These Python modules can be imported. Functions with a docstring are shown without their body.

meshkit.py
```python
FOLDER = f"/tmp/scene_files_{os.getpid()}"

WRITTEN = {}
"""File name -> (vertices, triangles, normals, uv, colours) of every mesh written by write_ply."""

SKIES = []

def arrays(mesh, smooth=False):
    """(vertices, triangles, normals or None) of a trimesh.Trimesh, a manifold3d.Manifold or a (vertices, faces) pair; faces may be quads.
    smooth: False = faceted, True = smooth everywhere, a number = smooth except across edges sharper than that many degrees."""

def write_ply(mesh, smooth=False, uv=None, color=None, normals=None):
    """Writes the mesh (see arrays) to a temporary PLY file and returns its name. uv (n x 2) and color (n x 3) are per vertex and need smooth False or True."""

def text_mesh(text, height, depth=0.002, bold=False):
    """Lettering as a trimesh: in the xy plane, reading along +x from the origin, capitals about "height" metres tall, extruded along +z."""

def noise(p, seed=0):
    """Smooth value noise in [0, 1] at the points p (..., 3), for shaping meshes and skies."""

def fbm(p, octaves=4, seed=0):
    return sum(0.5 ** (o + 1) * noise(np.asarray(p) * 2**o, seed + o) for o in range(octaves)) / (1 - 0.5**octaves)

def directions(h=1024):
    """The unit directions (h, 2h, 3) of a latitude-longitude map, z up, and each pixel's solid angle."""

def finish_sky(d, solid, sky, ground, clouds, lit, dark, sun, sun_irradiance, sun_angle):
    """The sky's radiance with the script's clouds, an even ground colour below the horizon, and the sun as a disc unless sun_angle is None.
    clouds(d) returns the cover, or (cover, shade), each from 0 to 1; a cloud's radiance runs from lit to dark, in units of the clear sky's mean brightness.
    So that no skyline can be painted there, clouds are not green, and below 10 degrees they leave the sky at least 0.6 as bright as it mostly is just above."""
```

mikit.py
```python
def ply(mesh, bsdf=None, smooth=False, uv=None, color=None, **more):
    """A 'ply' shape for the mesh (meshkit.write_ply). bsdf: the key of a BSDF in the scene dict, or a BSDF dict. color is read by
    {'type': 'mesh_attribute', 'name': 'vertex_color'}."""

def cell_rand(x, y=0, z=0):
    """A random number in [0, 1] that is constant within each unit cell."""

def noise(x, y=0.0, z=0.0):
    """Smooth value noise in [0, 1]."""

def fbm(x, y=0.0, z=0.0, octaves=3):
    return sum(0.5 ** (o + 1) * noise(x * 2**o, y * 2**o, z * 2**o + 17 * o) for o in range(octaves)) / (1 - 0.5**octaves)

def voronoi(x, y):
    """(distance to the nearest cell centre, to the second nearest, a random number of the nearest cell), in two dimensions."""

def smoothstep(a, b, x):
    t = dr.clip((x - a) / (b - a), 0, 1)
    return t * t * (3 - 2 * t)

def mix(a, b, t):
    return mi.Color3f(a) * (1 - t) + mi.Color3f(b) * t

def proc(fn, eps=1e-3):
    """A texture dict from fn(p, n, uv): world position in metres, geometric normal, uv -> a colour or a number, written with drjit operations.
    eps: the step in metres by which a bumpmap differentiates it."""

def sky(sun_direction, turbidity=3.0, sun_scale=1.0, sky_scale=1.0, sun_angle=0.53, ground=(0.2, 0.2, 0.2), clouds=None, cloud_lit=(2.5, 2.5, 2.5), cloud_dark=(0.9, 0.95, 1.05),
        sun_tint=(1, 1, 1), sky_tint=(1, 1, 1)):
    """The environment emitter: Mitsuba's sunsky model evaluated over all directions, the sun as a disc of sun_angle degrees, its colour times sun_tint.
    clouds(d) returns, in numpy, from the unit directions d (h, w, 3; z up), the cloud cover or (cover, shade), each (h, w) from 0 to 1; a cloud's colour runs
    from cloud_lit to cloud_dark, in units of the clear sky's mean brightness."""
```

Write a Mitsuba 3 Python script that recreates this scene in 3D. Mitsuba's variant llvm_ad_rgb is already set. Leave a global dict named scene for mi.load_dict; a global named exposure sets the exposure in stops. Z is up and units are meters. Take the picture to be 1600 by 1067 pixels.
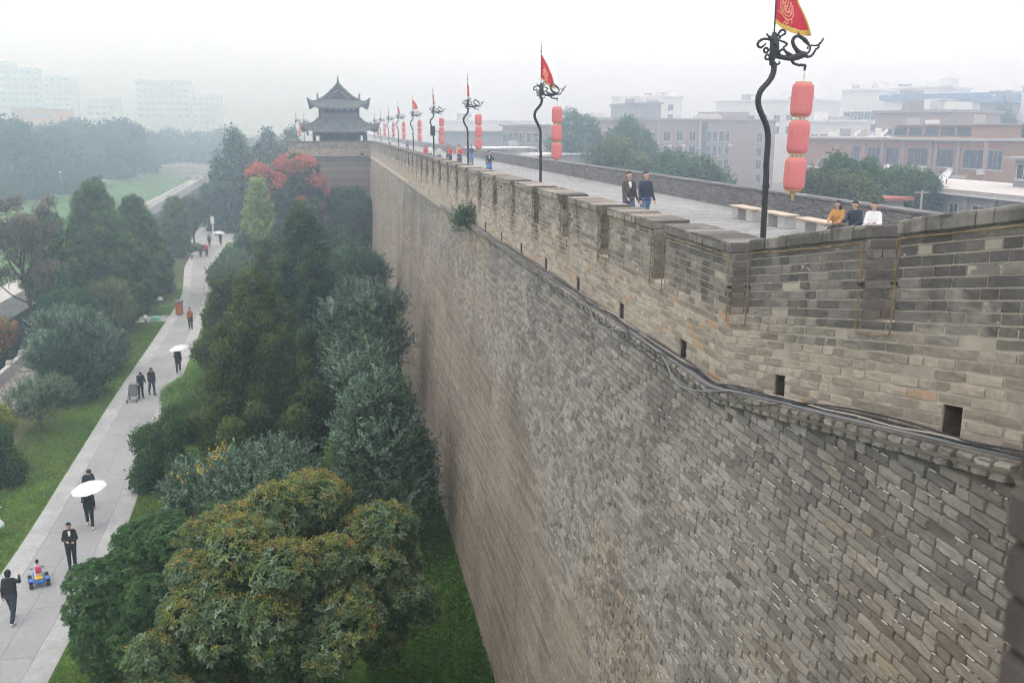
import math, random
import numpy as np, trimesh, mitsuba as mi, drjit as dr, mikit, meshkit
from manifold3d import Manifold, OpType

scene, labels = {}, {}
# ------------------------------------------------------------------ camera, sky, exposure
CAM = np.array([0.0, 0.0, 15.1])
FWD = np.array([0.178113, 0.960057, -0.215793])
FOCAL = 1500.0 / 1600.0            # focal length over image width
exposure = 2.38
AIR = [0.0025, 0.0030, 0.0037]
scene['camera'] = {'type': 'thinlens', 'fov': math.degrees(2 * math.atan(0.5 / FOCAL)), 'fov_axis': 'x',
                   'aperture_radius': 0.005, 'focus_distance': 24.0, 'near_clip': 0.05, 'far_clip': 5000.0,
                   'to_world': mi.ScalarTransform4f().look_at(origin=CAM.tolist(), target=(CAM + FWD).tolist(), up=[0, 0, 1]),
                   'medium': {'type': 'ref', 'id': 'air'}}
scene['sky_light'] = mikit.sky([-0.35, -0.25, 0.9], turbidity=4, sun_scale=0.1, sun_angle=40, clouds=lambda d: 1.0,
                               cloud_lit=(2.47, 2.52, 2.66), ground=(0.2, 0.2, 0.2))
scene['air'] = {'type': 'homogeneous', 'albedo': {'type': 'rgb', 'value': [0.955, 0.974, 0.993]},
                'sigma_t': {'type': 'rgb', 'value': AIR}, 'phase': {'type': 'hg', 'g': 0.75}}
scene['haze'] = {'type': 'cube', 'to_world': mi.ScalarTransform4f().translate([0, 1250, 30]).scale([1600, 1330, 38]),
                 'bsdf': {'type': 'null'}, 'interior': {'type': 'ref', 'id': 'air'}}
labels['haze'] = {'label': 'grey white haze filling the air over wall, park and city', 'category': 'haze', 'kind': 'stuff'}

# ------------------------------------------------------------------ helpers
RT = np.cross(FWD, [0, 0, 1]); RT /= np.linalg.norm(RT); UP = np.cross(RT, FWD)
_used = {}


def numbered(name):
    k = _used.get(name, 0); _used[name] = k + 1
    return name if k == 0 else f'{name}_{k:03d}'


def put(key, mesh, mat, smooth=False, color=None, tw=None, normals=None, **more):
    if normals is not None:
        d = {'type': 'ply', 'filename': meshkit.write_ply(mesh, False, None, color, normals), 'face_normals': False, 'bsdf': {'type': 'ref', 'id': 'mat_' + mat}}
    else:
        d = mikit.ply(mesh, 'mat_' + mat, smooth=smooth, color=color, **more)
    if tw is not None:
        d['to_world'] = tw
    scene[key] = d
    return key


def part(parent, name, mesh, mat, smooth=False, color=None, tw=None, label=None, kind=None):
    key = numbered(parent + '__' + name)
    put(key, mesh, mat, smooth, color, tw)
    if label or kind:
        labels[key] = {}
        if label: labels[key]['label'] = label
        if kind: labels[key]['kind'] = kind
    return key


def thing(name, label, cat, group=None):
    key = numbered(name)
    labels[key] = {'label': label, 'category': cat}
    if group: labels[key]['group'] = group
    return key


def struct(name, mesh, mat, label, cat, kind='structure', smooth=False, color=None):
    key = numbered(name)
    put(key, mesh, mat, smooth, color)
    labels[key] = {'label': label, 'category': cat, 'kind': kind}
    return key


def copy_thing(src, label, tw, group=None):
    key = numbered(src.split('_0')[0] if src[-3:].isdigit() else src)
    labels[key] = {**labels[src], 'label': label}
    if group: labels[key]['group'] = group
    for k in [k for k in scene if k == src or k.startswith(src + '__')]:
        scene[key + k[len(src):]] = {**scene[k], 'to_world': tw}
        if k != src and k in labels: labels[key + k[len(src):]] = dict(labels[k])
    return key


def TW(loc=(0, 0, 0), rz=0.0, s=1.0):
    return mi.ScalarTransform4f().translate(list(map(float, loc))).rotate([0, 0, 1], math.degrees(rz)).scale(s)


def seen(P, m=0.12):
    """Roughly in the frame, with a margin: decides only how much detail a place gets."""
    q = np.asarray(P, float) - CAM
    z = q @ FWD
    x, y = FOCAL * (q @ RT) / np.maximum(z, 1e-6), FOCAL * (q @ UP) / np.maximum(z, 1e-6)
    return (z > 0.2) & (np.abs(x) < 0.5 + m) & (np.abs(y) < 0.3335 + m)


def cat(*ms):
    V, F, n = [], [], 0
    for v, f in ms:
        f = np.asarray(f)
        if f.shape[1] == 4: f = np.vstack([f[:, [0, 1, 2]], f[:, [0, 2, 3]]])
        V.append(np.asarray(v, float)); F.append(f + n); n += len(v)
    return np.vstack(V), np.vstack(F)


BOXF = np.array([[0, 1, 3, 2], [4, 6, 7, 5], [0, 4, 5, 1], [2, 3, 7, 6], [0, 2, 6, 4], [1, 5, 7, 3]])


def box(x0, x1, y0, y1, z0, z1):
    return np.array([[x, y, z] for x in (x0, x1) for y in (y0, y1) for z in (z0, z1)], float), BOXF


def bevel_box(x0, x1, y0, y1, z0, z1, b=0.01):
    c = [np.array([x, y, z], float) for x in (x0, x1) for y in (y0, y1) for z in (z0, z1)]
    mid = np.array([(x0 + x1) / 2, (y0 + y1) / 2, (z0 + z1) / 2])
    P = []
    for p in c:
        s = np.sign(mid - p)
        for k in range(3):
            q = p + s * b; q[k] = p[k]; P.append(q)
    m = Manifold.hull_points(np.array(P)).to_mesh()
    return m.vert_properties[:, :3], m.tri_verts


def prism(poly, axis_from, axis_to, axis=1):
    """A convex 2D section (other two coordinates) run along an axis."""
    P = []
    for a in (axis_from, axis_to):
        for p in poly:
            q = list(p); q.insert(axis, a); P.append(q)
    m = Manifold.hull_points(np.array(P, float)).to_mesh()
    return m.vert_properties[:, :3], m.tri_verts


def tube(pts, rad, sides=8, closed=False, caps=True):
    p = np.asarray(pts, float); n = len(p)
    r = np.broadcast_to(np.asarray(rad, float), (n,))
    if closed:
        t = np.roll(p, -1, 0) - np.roll(p, 1, 0)
    else:
        t = np.gradient(p, axis=0)
    t /= np.linalg.norm(t, axis=1, keepdims=True) + 1e-12
    a = np.zeros_like(p)
    ref = np.array([0, 0, 1.0]) if abs(t[0][2]) < 0.9 else np.array([1.0, 0, 0])
    cur = np.cross(t[0], ref); cur /= np.linalg.norm(cur)
    for i in range(n):
        cur = cur - t[i] * (cur @ t[i]); cur /= np.linalg.norm(cur) + 1e-12; a[i] = cur
    b = np.cross(t, a)
    an = np.arange(sides) * 2 * np.pi / sides
    v = p[:, None] + r[:, None, None] * (np.cos(an)[None, :, None] * a[:, None] + np.sin(an)[None, :, None] * b[:, None])
    v = v.reshape(-1, 3)
    m = n if closed else n - 1
    i, j = np.meshgrid(np.arange(m), np.arange(sides), indexing='ij')
    i2 = (i + 1) % n
    q = np.stack([i * sides + j, i * sides + (j + 1) % sides, i2 * sides + (j + 1) % sides, i2 * sides + j], -1).reshape(-1, 4)
    f = np.vstack([q[:, [0, 1, 2]], q[:, [0, 2, 3]]])
    if caps and not closed:
        v = np.vstack([v, p[:1], p[-1:]])
        k = np.arange(sides)
        f = np.vstack([f, np.stack([k * 0 + len(v) - 2, (k + 1) % sides, k], 1),
                       np.stack([k * 0 + len(v) - 1, (n - 1) * sides + k, (n - 1) * sides + (k + 1) % sides], 1)])
    return v, f


def spline(pts, n):
    from scipy.interpolate import CubicSpline
    p = np.asarray(pts, float)
    d = np.r_[0, np.cumsum(np.linalg.norm(np.diff(p[:, :3], axis=0), axis=1) + 1e-6)]
    return CubicSpline(d, p)(np.linspace(0, d[-1], n))


def lathe(prof, n=20, rib=None):
    p = np.asarray(prof, float); an = np.arange(n) * 2 * np.pi / n
    k = np.ones(n) if rib is None else rib
    v = np.stack([p[:, :1] * np.cos(an) * k, p[:, :1] * np.sin(an) * k, np.repeat(p[:, 1:2], n, 1)], -1).reshape(-1, 3)
    m = len(p)
    i, j = np.meshgrid(np.arange(m - 1), np.arange(n), indexing='ij')
    q = np.stack([i * n + j, i * n + (j + 1) % n, (i + 1) * n + (j + 1) % n, (i + 1) * n + j], -1).reshape(-1, 4)
    return v, np.vstack([q[:, [0, 1, 2]], q[:, [0, 2, 3]]])


def grid_sheet(P):
    """P (a, b, 3) -> mesh"""
    a, b = P.shape[:2]
    i, j = np.meshgrid(np.arange(a - 1), np.arange(b - 1), indexing='ij')
    q = np.stack([i * b + j, i * b + j + 1, (i + 1) * b + j + 1, (i + 1) * b + j], -1).reshape(-1, 4)
    return P.reshape(-1, 3), np.vstack([q[:, [0, 1, 2]], q[:, [0, 2, 3]]])


def cell_np(x, y=0, z=0):
    """mikit.cell_rand in numpy, so that built bricks and their material agree on each brick's tone."""
    h = 0
    for v, k in ((x, 374761393), (y, 668265263), (z, 2147483647)):
        h = h + ((np.floor(np.asarray(v, float)).astype(np.int64) + 1000000) * k)
    h = h & 0xFFFFFFFF
    h = ((h ^ (h >> 13)) * 1274126177) & 0xFFFFFFFF
    return ((h ^ (h >> 16)) & 0xFFFFFF) / 16777215.0


# ------------------------------------------------------------------ materials
noise, fbm, cr, sst, mix = mikit.noise, mikit.fbm, mikit.cell_rand, mikit.smoothstep, mikit.mix


def mat(name, rgb=None, fn=None, rough=0.8, spec=0.25, metal=0.0, bump=None, bscale=1.0):
    tex = {'type': 'rgb', 'value': list(rgb)} if fn is None else mikit.proc(fn)
    b = {'type': 'principled', 'base_color': tex, 'roughness': rough, 'specular': spec, 'metallic': metal}
    if bump is not None:
        b = {'type': 'bumpmap', 'arbitrary': mikit.proc(bump, eps=4e-3), 'scale': bscale, 'bsdf': b}
    scene['mat_' + name] = {'type': 'twosided', 'bsdf': b}
    return name


def flat(name, rgb):
    scene['mat_' + name] = {'type': 'twosided', 'bsdf': {'type': 'diffuse', 'reflectance': {'type': 'rgb', 'value': list(rgb)}}}
    return name


KINK, SLOPE = 10.6, 0.17            # the ramp begins here and climbs towards the camera
CH, BL = 0.10, 0.36                 # courses and bricks of the battered face
PH, PL = 1.63 / 18, 0.40            # courses and bricks of the parapet
XP, ZP, PT = 4.6, 12.04, 0.55       # parapet: outer face, foot, thickness
NOTCH0, NSTEP, NW = 7.74, 2.87, 0.51
ZB = ([-20, 5, 16, 25, 36, 60, 110, 400], [4.6, 5.0, 6.2, 7.8, 9.6, 10.8, 11.4, 11.6])


def ramp(y):
    return np.maximum(0.0, KINK - np.asarray(y, float)) * SLOPE


def xface(z):
    return 3.92 + 0.61 * np.asarray(z, float) / 11.86


def brick_key(u, row, L, lib):
    """column key of the brick at u in a row; a third of the bricks are two headers"""
    fl = np.floor if lib is np else dr.floor
    rnd = cell_np if lib is np else cr
    half = row - 2 * fl(row / 2)
    s = (u + half * (0.5 * L) + rnd(row, 0 * row, 0 * row + 7) * (0.3 * L)) / L
    col = fl(s)
    h = fl(s * 2)
    split = rnd(row, col, 0 * row + 5) < 0.3
    return (np.where if lib is np else dr.select)(split, h, 2 * col)


def zb_dr(y):
    out = mi.Float(ZB[1][0])
    for a, b, c, d in zip(ZB[0], ZB[0][1:], ZB[1], ZB[1][1:]):
        out = dr.select(y > a, c + (d - c) * dr.clip((y - a) / (b - a), 0, 1), out)
    return out


def face_fn(p, n, uv):
    row = dr.floor(p.z / CH)
    key = brick_key(p.y, row, BL, dr)
    t = cr(row, key, 11)
    t2 = cr(row, key, 12)
    big = fbm(p.y * 0.35, p.z * 0.5, 3.0, 3)
    zone = sst(-0.5, 0.6, p.z - zb_dr(p.y) + (fbm(p.y * 0.5, p.z * 0.35, 1.0, 3) - 0.5) * 4.0)
    g = fbm(p.y * 18, p.z * 26, p.x * 18, 3)
    fine = noise(p.y * 90, p.z * 110, p.x * 90)
    grey = mix(mi.Color3f(0.15, 0.140, 0.130), mi.Color3f(0.355, 0.330, 0.298), t * 0.75 + big * 0.5 - 0.12)
    grey = dr.select(t2 > 0.965, mi.Color3f(0.30, 0.262, 0.22), grey)
    brown = mix(mi.Color3f(0.165, 0.138, 0.115), mi.Color3f(0.33, 0.283, 0.235), t * 0.3 + cr(row, dr.floor(p.y * 0.45), 50) * 0.55 + big * 0.6 - 0.22)
    c = mix(brown, grey, zone)
    streak = sst(0.45, 0.75, fbm(p.y * 1.3, p.z * 0.10, 9.0, 3))
    c = c * (1.0 - 0.12 * streak)
    patch = sst(0.52, 0.72, fbm(p.y * 0.3, p.z * 0.42, 33.0, 3)) * zone
    c = mix(c, c * mi.Color3f(1.06, 0.985, 0.90), patch)
    soot = sst(0.55, 0.8, fbm(p.y * 0.7, p.z * 0.8, 41.0, 4)) * zone
    c = c * (1.0 - 0.22 * soot)
    lime = sst(0.62, 0.80, fbm(p.y * 0.9, p.z * 1.6, 21.0, 4)) * zone
    c = mix(c, mi.Color3f(0.47, 0.45, 0.42), lime * 0.28)
    dust = sst(0.35, 0.75, n.z) * sst(0.35, 0.6, noise(p.y * 3, p.z * 9, 5.0))
    c = mix(c, mi.Color3f(0.46, 0.435, 0.40), dust * 0.5)
    return c * (0.72 + 0.38 * g + 0.18 * fine)


def joint_fn(p, n, uv):
    return mix(mi.Color3f(0.09, 0.082, 0.074), mi.Color3f(0.20, 0.18, 0.16), fbm(p.y * 3, p.z * 5, 2.0, 3))


def parapet_fn(p, n, uv):
    rz = dr.maximum(0.0, KINK - p.y) * SLOPE
    z = p.z - ZP - rz
    row = dr.floor(z / PH)
    side = dr.abs(n.y) > 0.7
    key = brick_key(dr.select(side, p.x + dr.floor(p.y * 3) * 7.3, p.y), row, PL, dr)
    t = cr(row, key, 31)
    t2 = cr(row, key, 32)
    near = 1.0 - sst(10.0, 17.0, p.y)
    top = sst(0.70 - 0.1 * near, 1.15 - 0.1 * near, z + (t2 - 0.5) * 0.16 + (fbm(p.y * 0.8, z * 1.5, 4.0, 3) - 0.5) * 0.5)
    buff = mix(mi.Color3f(0.24, 0.208, 0.172), mi.Color3f(0.44, 0.382, 0.312), t)
    grey = mix(mi.Color3f(0.085, 0.083, 0.083), mi.Color3f(0.225, 0.21, 0.195), t * t * 0.6 + t * 0.3 + fbm(p.y * 2.5, z * 4, 51.0, 3) * 0.25)
    c = mix(buff, grey, top * (0.5 + 0.42 * near))
    c = dr.select((t2 > 0.94) & (top < 0.7), mi.Color3f(0.40, 0.28, 0.19), c)
    k = (p.y - NOTCH0 + 0.25) / NSTEP
    off = dr.abs(k - dr.floor(k + 0.5)) * NSTEP
    stain = (1.0 - sst(0.18, 0.55, off + (noise(p.y * 5, z * 3, 8.0) - 0.5) * 0.35)) * sst(0.1, 0.85, z) * sst(13.0, 20.0, p.y)
    c = c * (1.0 - 0.58 * stain)
    blot = sst(0.55, 0.8, fbm(p.y * 2.1, z * 3.0, p.x * 2 + 11, 4))
    c = mix(c, mi.Color3f(0.50, 0.46, 0.40), blot * 0.35)
    drip = sst(0.5, 0.8, fbm(p.y * 4.0, z * 0.5, 15.0, 3)) * top
    c = c * (1.0 - 0.3 * drip)
    return c * (0.74 + 0.34 * fbm(p.y * 22, p.z * 22, p.x * 22, 3) + 0.16 * noise(p.y * 95, p.z * 95, p.x * 95))


def mortar_fn(p, n, uv):
    return mix(mi.Color3f(0.27, 0.238, 0.20), mi.Color3f(0.48, 0.43, 0.365), fbm(p.y * 5, p.z * 7, p.x * 5, 3))


def paver_fn(p, n, uv):
    row = dr.floor(p.y / 0.22)
    half = row - 2 * dr.floor(row / 2)
    col = dr.floor((p.x + half * 0.22) / 0.44)
    fx = (p.x + half * 0.22) / 0.44 - col
    fy = p.y / 0.22 - row
    j = dr.minimum(dr.minimum(fx, 1 - fx) * 0.44, dr.minimum(fy, 1 - fy) * 0.22)
    t = cr(row, col, 41)
    big = fbm(p.x * 0.25, p.y * 0.12, 3.0, 4)
    c = mix(mi.Color3f(0.20, 0.196, 0.190), mi.Color3f(0.34, 0.332, 0.322), t * 0.5 + big * 0.7 - 0.15)
    c = mix(c * 0.62, c, sst(0.004, 0.016, j))
    pale = sst(0.66, 0.8, noise(p.x * 0.7, p.y * 3.0, 6.0)) * 0.25
    moss = sst(5.9, 5.2, p.x + noise(p.y * 1.5) * 0.4)
    c = mix(c, mi.Color3f(0.40, 0.39, 0.37), pale)
    return c * (0.9 + 0.2 * fbm(p.x * 6, p.y * 6, 0.0, 3))


def slab_fn(p, n, uv):
    big = fbm(p.x * 0.5, p.y * 0.5, 2.0, 4)
    c = mix(mi.Color3f(0.275, 0.277, 0.282), mi.Color3f(0.395, 0.396, 0.402), big + (cr(p.x * 0.3, p.y * 0.4, 3) - 0.5) * 0.15)
    return c * (0.9 + 0.2 * fbm(p.x * 14, p.y * 14, 0.0, 3))


def border_fn(p, n, uv):
    c = mix(mi.Color3f(0.33, 0.33, 0.332), mi.Color3f(0.48, 0.478, 0.476), fbm(p.x * 1.6, p.y * 1.1, 2.0, 4))
    return c * (0.86 + 0.28 * fbm(p.x * 12, p.y * 12, 0.0, 3))


def ground_fn(p, n, uv):
    big = fbm(p.x * 0.35, p.y * 0.22, 1.0, 4)
    c = mix(mi.Color3f(0.055, 0.112, 0.020), mi.Color3f(0.115, 0.185, 0.040), sst(0.3, 0.7, big))
    c = mix(c, mi.Color3f(0.15, 0.135, 0.07), sst(0.60, 0.78, fbm(p.x * 0.8, p.y * 0.5, 15.0, 4)) * 0.5)
    c = mix(c, mi.Color3f(0.10, 0.12, 0.035), sst(0.55, 0.75, fbm(p.x * 0.9, p.y * 0.9, 5.0, 3)) * 0.5)
    soil = sst(-14.6, -15.6, p.x + (noise(p.y * 0.4) - 0.5) * 1.2) * sst(-21.0, -19.5, p.x)
    c = mix(c, mi.Color3f(0.085, 0.072, 0.05), soil * 0.7)
    city = sst(16.0, 17.0, p.x)
    c = mix(c, mi.Color3f(0.2, 0.19, 0.18), city)
    return c * (0.6 + 0.8 * noise(p.x * 7, p.y * 7) * 0.6 + 0.35 * noise(p.x * 31, p.y * 31))


mat('brick_face', fn=face_fn, rough=0.9, spec=0.15)
mat('brick_joint', fn=joint_fn, rough=0.95, spec=0.1)
mat('brick_parapet', fn=parapet_fn, rough=0.9, spec=0.15)
mat('mortar', fn=mortar_fn, rough=0.95, spec=0.1)
flat('lime', (0.54, 0.52, 0.485))
mat('paver', fn=paver_fn, rough=0.75, spec=0.25)
mat('slab', fn=slab_fn, rough=0.8, spec=0.2)
mat('border', fn=border_fn, rough=0.8, spec=0.2)
mat('grass_ground', fn=ground_fn, rough=0.95, spec=0.1)
scene['mat_leaf'] = {'type': 'principledthin', 'base_color': {'type': 'mesh_attribute', 'name': 'vertex_color'}, 'roughness': 0.4, 'diff_trans': 0.5, 'eta': 1.5}
scene['mat_leaf_matt'] = {'type': 'principledthin', 'base_color': {'type': 'mesh_attribute', 'name': 'vertex_color'}, 'roughness': 0.7, 'diff_trans': 0.5, 'eta': 1.35}
mat('bark', fn=lambda p, n, uv: mix(mi.Color3f(0.05, 0.042, 0.036), mi.Color3f(0.14, 0.12, 0.10), fbm(p.x * 14, p.y * 14, p.z * 4, 3)), rough=0.95, spec=0.1)
mat('iron', (0.030, 0.032, 0.034), rough=0.5, spec=0.45)
mat('lantern_red', fn=lambda p, n, uv: mix(mi.Color3f(0.66, 0.185, 0.19), mi.Color3f(0.75, 0.265, 0.265), fbm(p.x * 4, p.y * 4, p.z * 3, 3)), rough=0.55, spec=0.35)
mat('gold', (0.60, 0.42, 0.17), rough=0.5, spec=0.4)
mat('flag_red', (0.62, 0.045, 0.07), rough=0.8)
mat('flag_gold', (0.72, 0.50, 0.12), rough=0.8)
mat('flag_emblem', (0.85, 0.48, 0.30), rough=0.8)
mat('cable_black', (0.035, 0.035, 0.037), rough=0.55, spec=0.4)
mat('cable_grey', (0.20, 0.20, 0.21), rough=0.5, spec=0.4)
mat('cable_pale', (0.42, 0.38, 0.34), rough=0.6)
mat('rope', fn=lambda p, n, uv: mix(mi.Color3f(0.13, 0.08, 0.035), mi.Color3f(0.34, 0.25, 0.13), noise(p.y * 9, p.z * 9, p.x * 9)), rough=0.6)
def stone_fn(p, n, uv):
    return mix(mi.Color3f(0.36, 0.35, 0.33), mi.Color3f(0.56, 0.55, 0.53), fbm(p.x * 2, p.y * 2, p.z * 3, 4)) * (0.9 + 0.2 * noise(p.x * 30, p.y * 30, p.z * 30))


mat('pale_stone', fn=stone_fn, rough=0.8)
mat('plank', fn=lambda p, n, uv: mix(mi.Color3f(0.42, 0.34, 0.25), mi.Color3f(0.60, 0.51, 0.40), fbm(p.x * 22, p.y * 1.5, p.z * 8, 3)), rough=0.6)
mat('dark_brick', fn=lambda p, n, uv: mix(mi.Color3f(0.10, 0.098, 0.102), mi.Color3f(0.215, 0.205, 0.20), cr(dr.floor((p.z - 12.01) / 0.095), brick_key(p.y, dr.floor((p.z - 12.01) / 0.095), 0.40, dr), 61) * 0.7 + fbm(p.y * 0.8, p.z * 2, 3.0, 3) * 0.4) * (0.75 + 0.5 * fbm(p.y * 14, p.z * 14, p.x * 14, 3)), rough=0.9, spec=0.15)
mat('near_brick', fn=lambda p, n, uv: mix(mi.Color3f(0.05, 0.046, 0.044), mi.Color3f(0.14, 0.12, 0.105), fbm(p.x * 16, p.y * 16, p.z * 16, 4)), rough=0.9)
scene['mat_water'] = {'type': 'principled', 'base_color': {'type': 'rgb', 'value': [0.10, 0.125, 0.105]}, 'roughness': 0.12, 'specular': 0.5}
mat('bank_grass', fn=lambda p, n, uv: mix(mi.Color3f(0.06, 0.13, 0.04), mi.Color3f(0.11, 0.19, 0.065), fbm(p.x * 0.3, p.y * 0.2, 1.0, 4)) * (0.7 + 0.6 * noise(p.x * 6, p.y * 6)), rough=0.95, spec=0.1)
mat('pink_paving', fn=lambda p, n, uv: mix(mi.Color3f(0.34, 0.29, 0.28), mi.Color3f(0.46, 0.41, 0.40), fbm(p.x * 2, p.y * 2, 2.0, 4)), rough=0.85)
mat('roof_tile', fn=lambda p, n, uv: mix(mi.Color3f(0.085, 0.10, 0.095), mi.Color3f(0.19, 0.205, 0.195), fbm(p.x * 2, p.y * 2, p.z * 2, 4)), rough=0.8)
mat('dark_timber', (0.055, 0.050, 0.052), rough=0.7)
mat('red_timber', (0.22, 0.05, 0.04), rough=0.7)
mat('tower_wall', (0.20, 0.185, 0.185), rough=0.85)
for nm, c in dict(skin=(0.50, 0.32, 0.235), hair=(0.018, 0.015, 0.014), lip=(0.35, 0.13, 0.11), eye_dark=(0.02, 0.015, 0.012), black_cloth=(0.020, 0.020, 0.024), navy_cloth=(0.030, 0.036, 0.055),
                  brown_cloth=(0.085, 0.070, 0.055), denim=(0.10, 0.17, 0.30), dark_denim=(0.035, 0.042, 0.065), white_cloth=(0.75, 0.75, 0.75), yellow_cloth=(0.52, 0.27, 0.06), red_cloth=(0.55, 0.06, 0.07),
                  pink_cloth=(0.75, 0.07, 0.28), grey_cloth=(0.11, 0.11, 0.12), blue_cloth=(0.08, 0.20, 0.48), shoe_white=(0.6, 0.58, 0.55), shoe_dark=(0.03, 0.028, 0.026), lime_cloth=(0.70, 0.62, 0.06),
                  pale_green_cloth=(0.55, 0.62, 0.52), orange_cloth=(0.36, 0.11, 0.045)).items():
    mat(nm, c, rough=0.75 if nm != 'hair' else 0.45)
mat('umbrella_white', (0.82, 0.83, 0.84), rough=0.6)
mat('plastic_blue', (0.04, 0.14, 0.50), rough=0.35, spec=0.5)
mat('plastic_yellow', (0.70, 0.45, 0.04), rough=0.35, spec=0.5)
mat('plastic_white', (0.78, 0.78, 0.78), rough=0.35, spec=0.5)
mat('plastic_green', (0.20, 0.52, 0.40), rough=0.4, spec=0.5)
mat('rubber', (0.035, 0.035, 0.035), rough=0.8)
mat('bin_orange', (0.42, 0.13, 0.045), rough=0.6)
mat('grey_metal', (0.20, 0.20, 0.20), rough=0.5, metal=0.4)

exec_later = []
rng = np.random.default_rng(7)

# ------------------------------------------------------------------ the ground, the path, the moat
def path_edges():
    y = np.array([10, 26, 34, 43, 56, 72, 90, 104, 112, 126, 136.0])
    xl = np.array([-11.9, -11.8, -11.85, -12.2, -12.8, -13.3, -14.0, -15.6, -16.6, -17.5, -18.0])
    xr = np.array([-8.1, -8.35, -8.3, -8.7, -9.4, -10.2, -11.2, -12.6, -13.6, -14.0, -14.3])
    from scipy.interpolate import PchipInterpolator
    return PchipInterpolator(y, xl), PchipInterpolator(y, xr)


EL, ER = path_edges()
MY = [-60, 60, 80, 125, 200, 300, 420, 760]
NEARX = [-20, -20.3, -21.2, -23.0, -26.5, -31.5, -36.5, -52]      # near bank of the moat
FARX = [-31, -31.2, -31.3, -31.6, -37.2, -41.0, -46.0, -62]       # far bank of the moat
ys = np.r_[np.arange(-60, 20, 8), np.arange(20, 140, 2.0), np.arange(140, 430, 10), 500, 600, 760, 1100, 1600, 2560]
near_x, far_x = np.interp(ys, MY, NEARX), np.interp(ys, MY, FARX)


def strip(fx0, fx1, z0, z1, n=4):
    t = np.linspace(0, 1, n)
    return grid_sheet(np.stack([fx0[:, None] + (fx1 - fx0)[:, None] * t, np.repeat(ys[:, None], n, 1), np.repeat((z0 + (z1 - z0) * t)[None], len(ys), 0)], -1))


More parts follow.
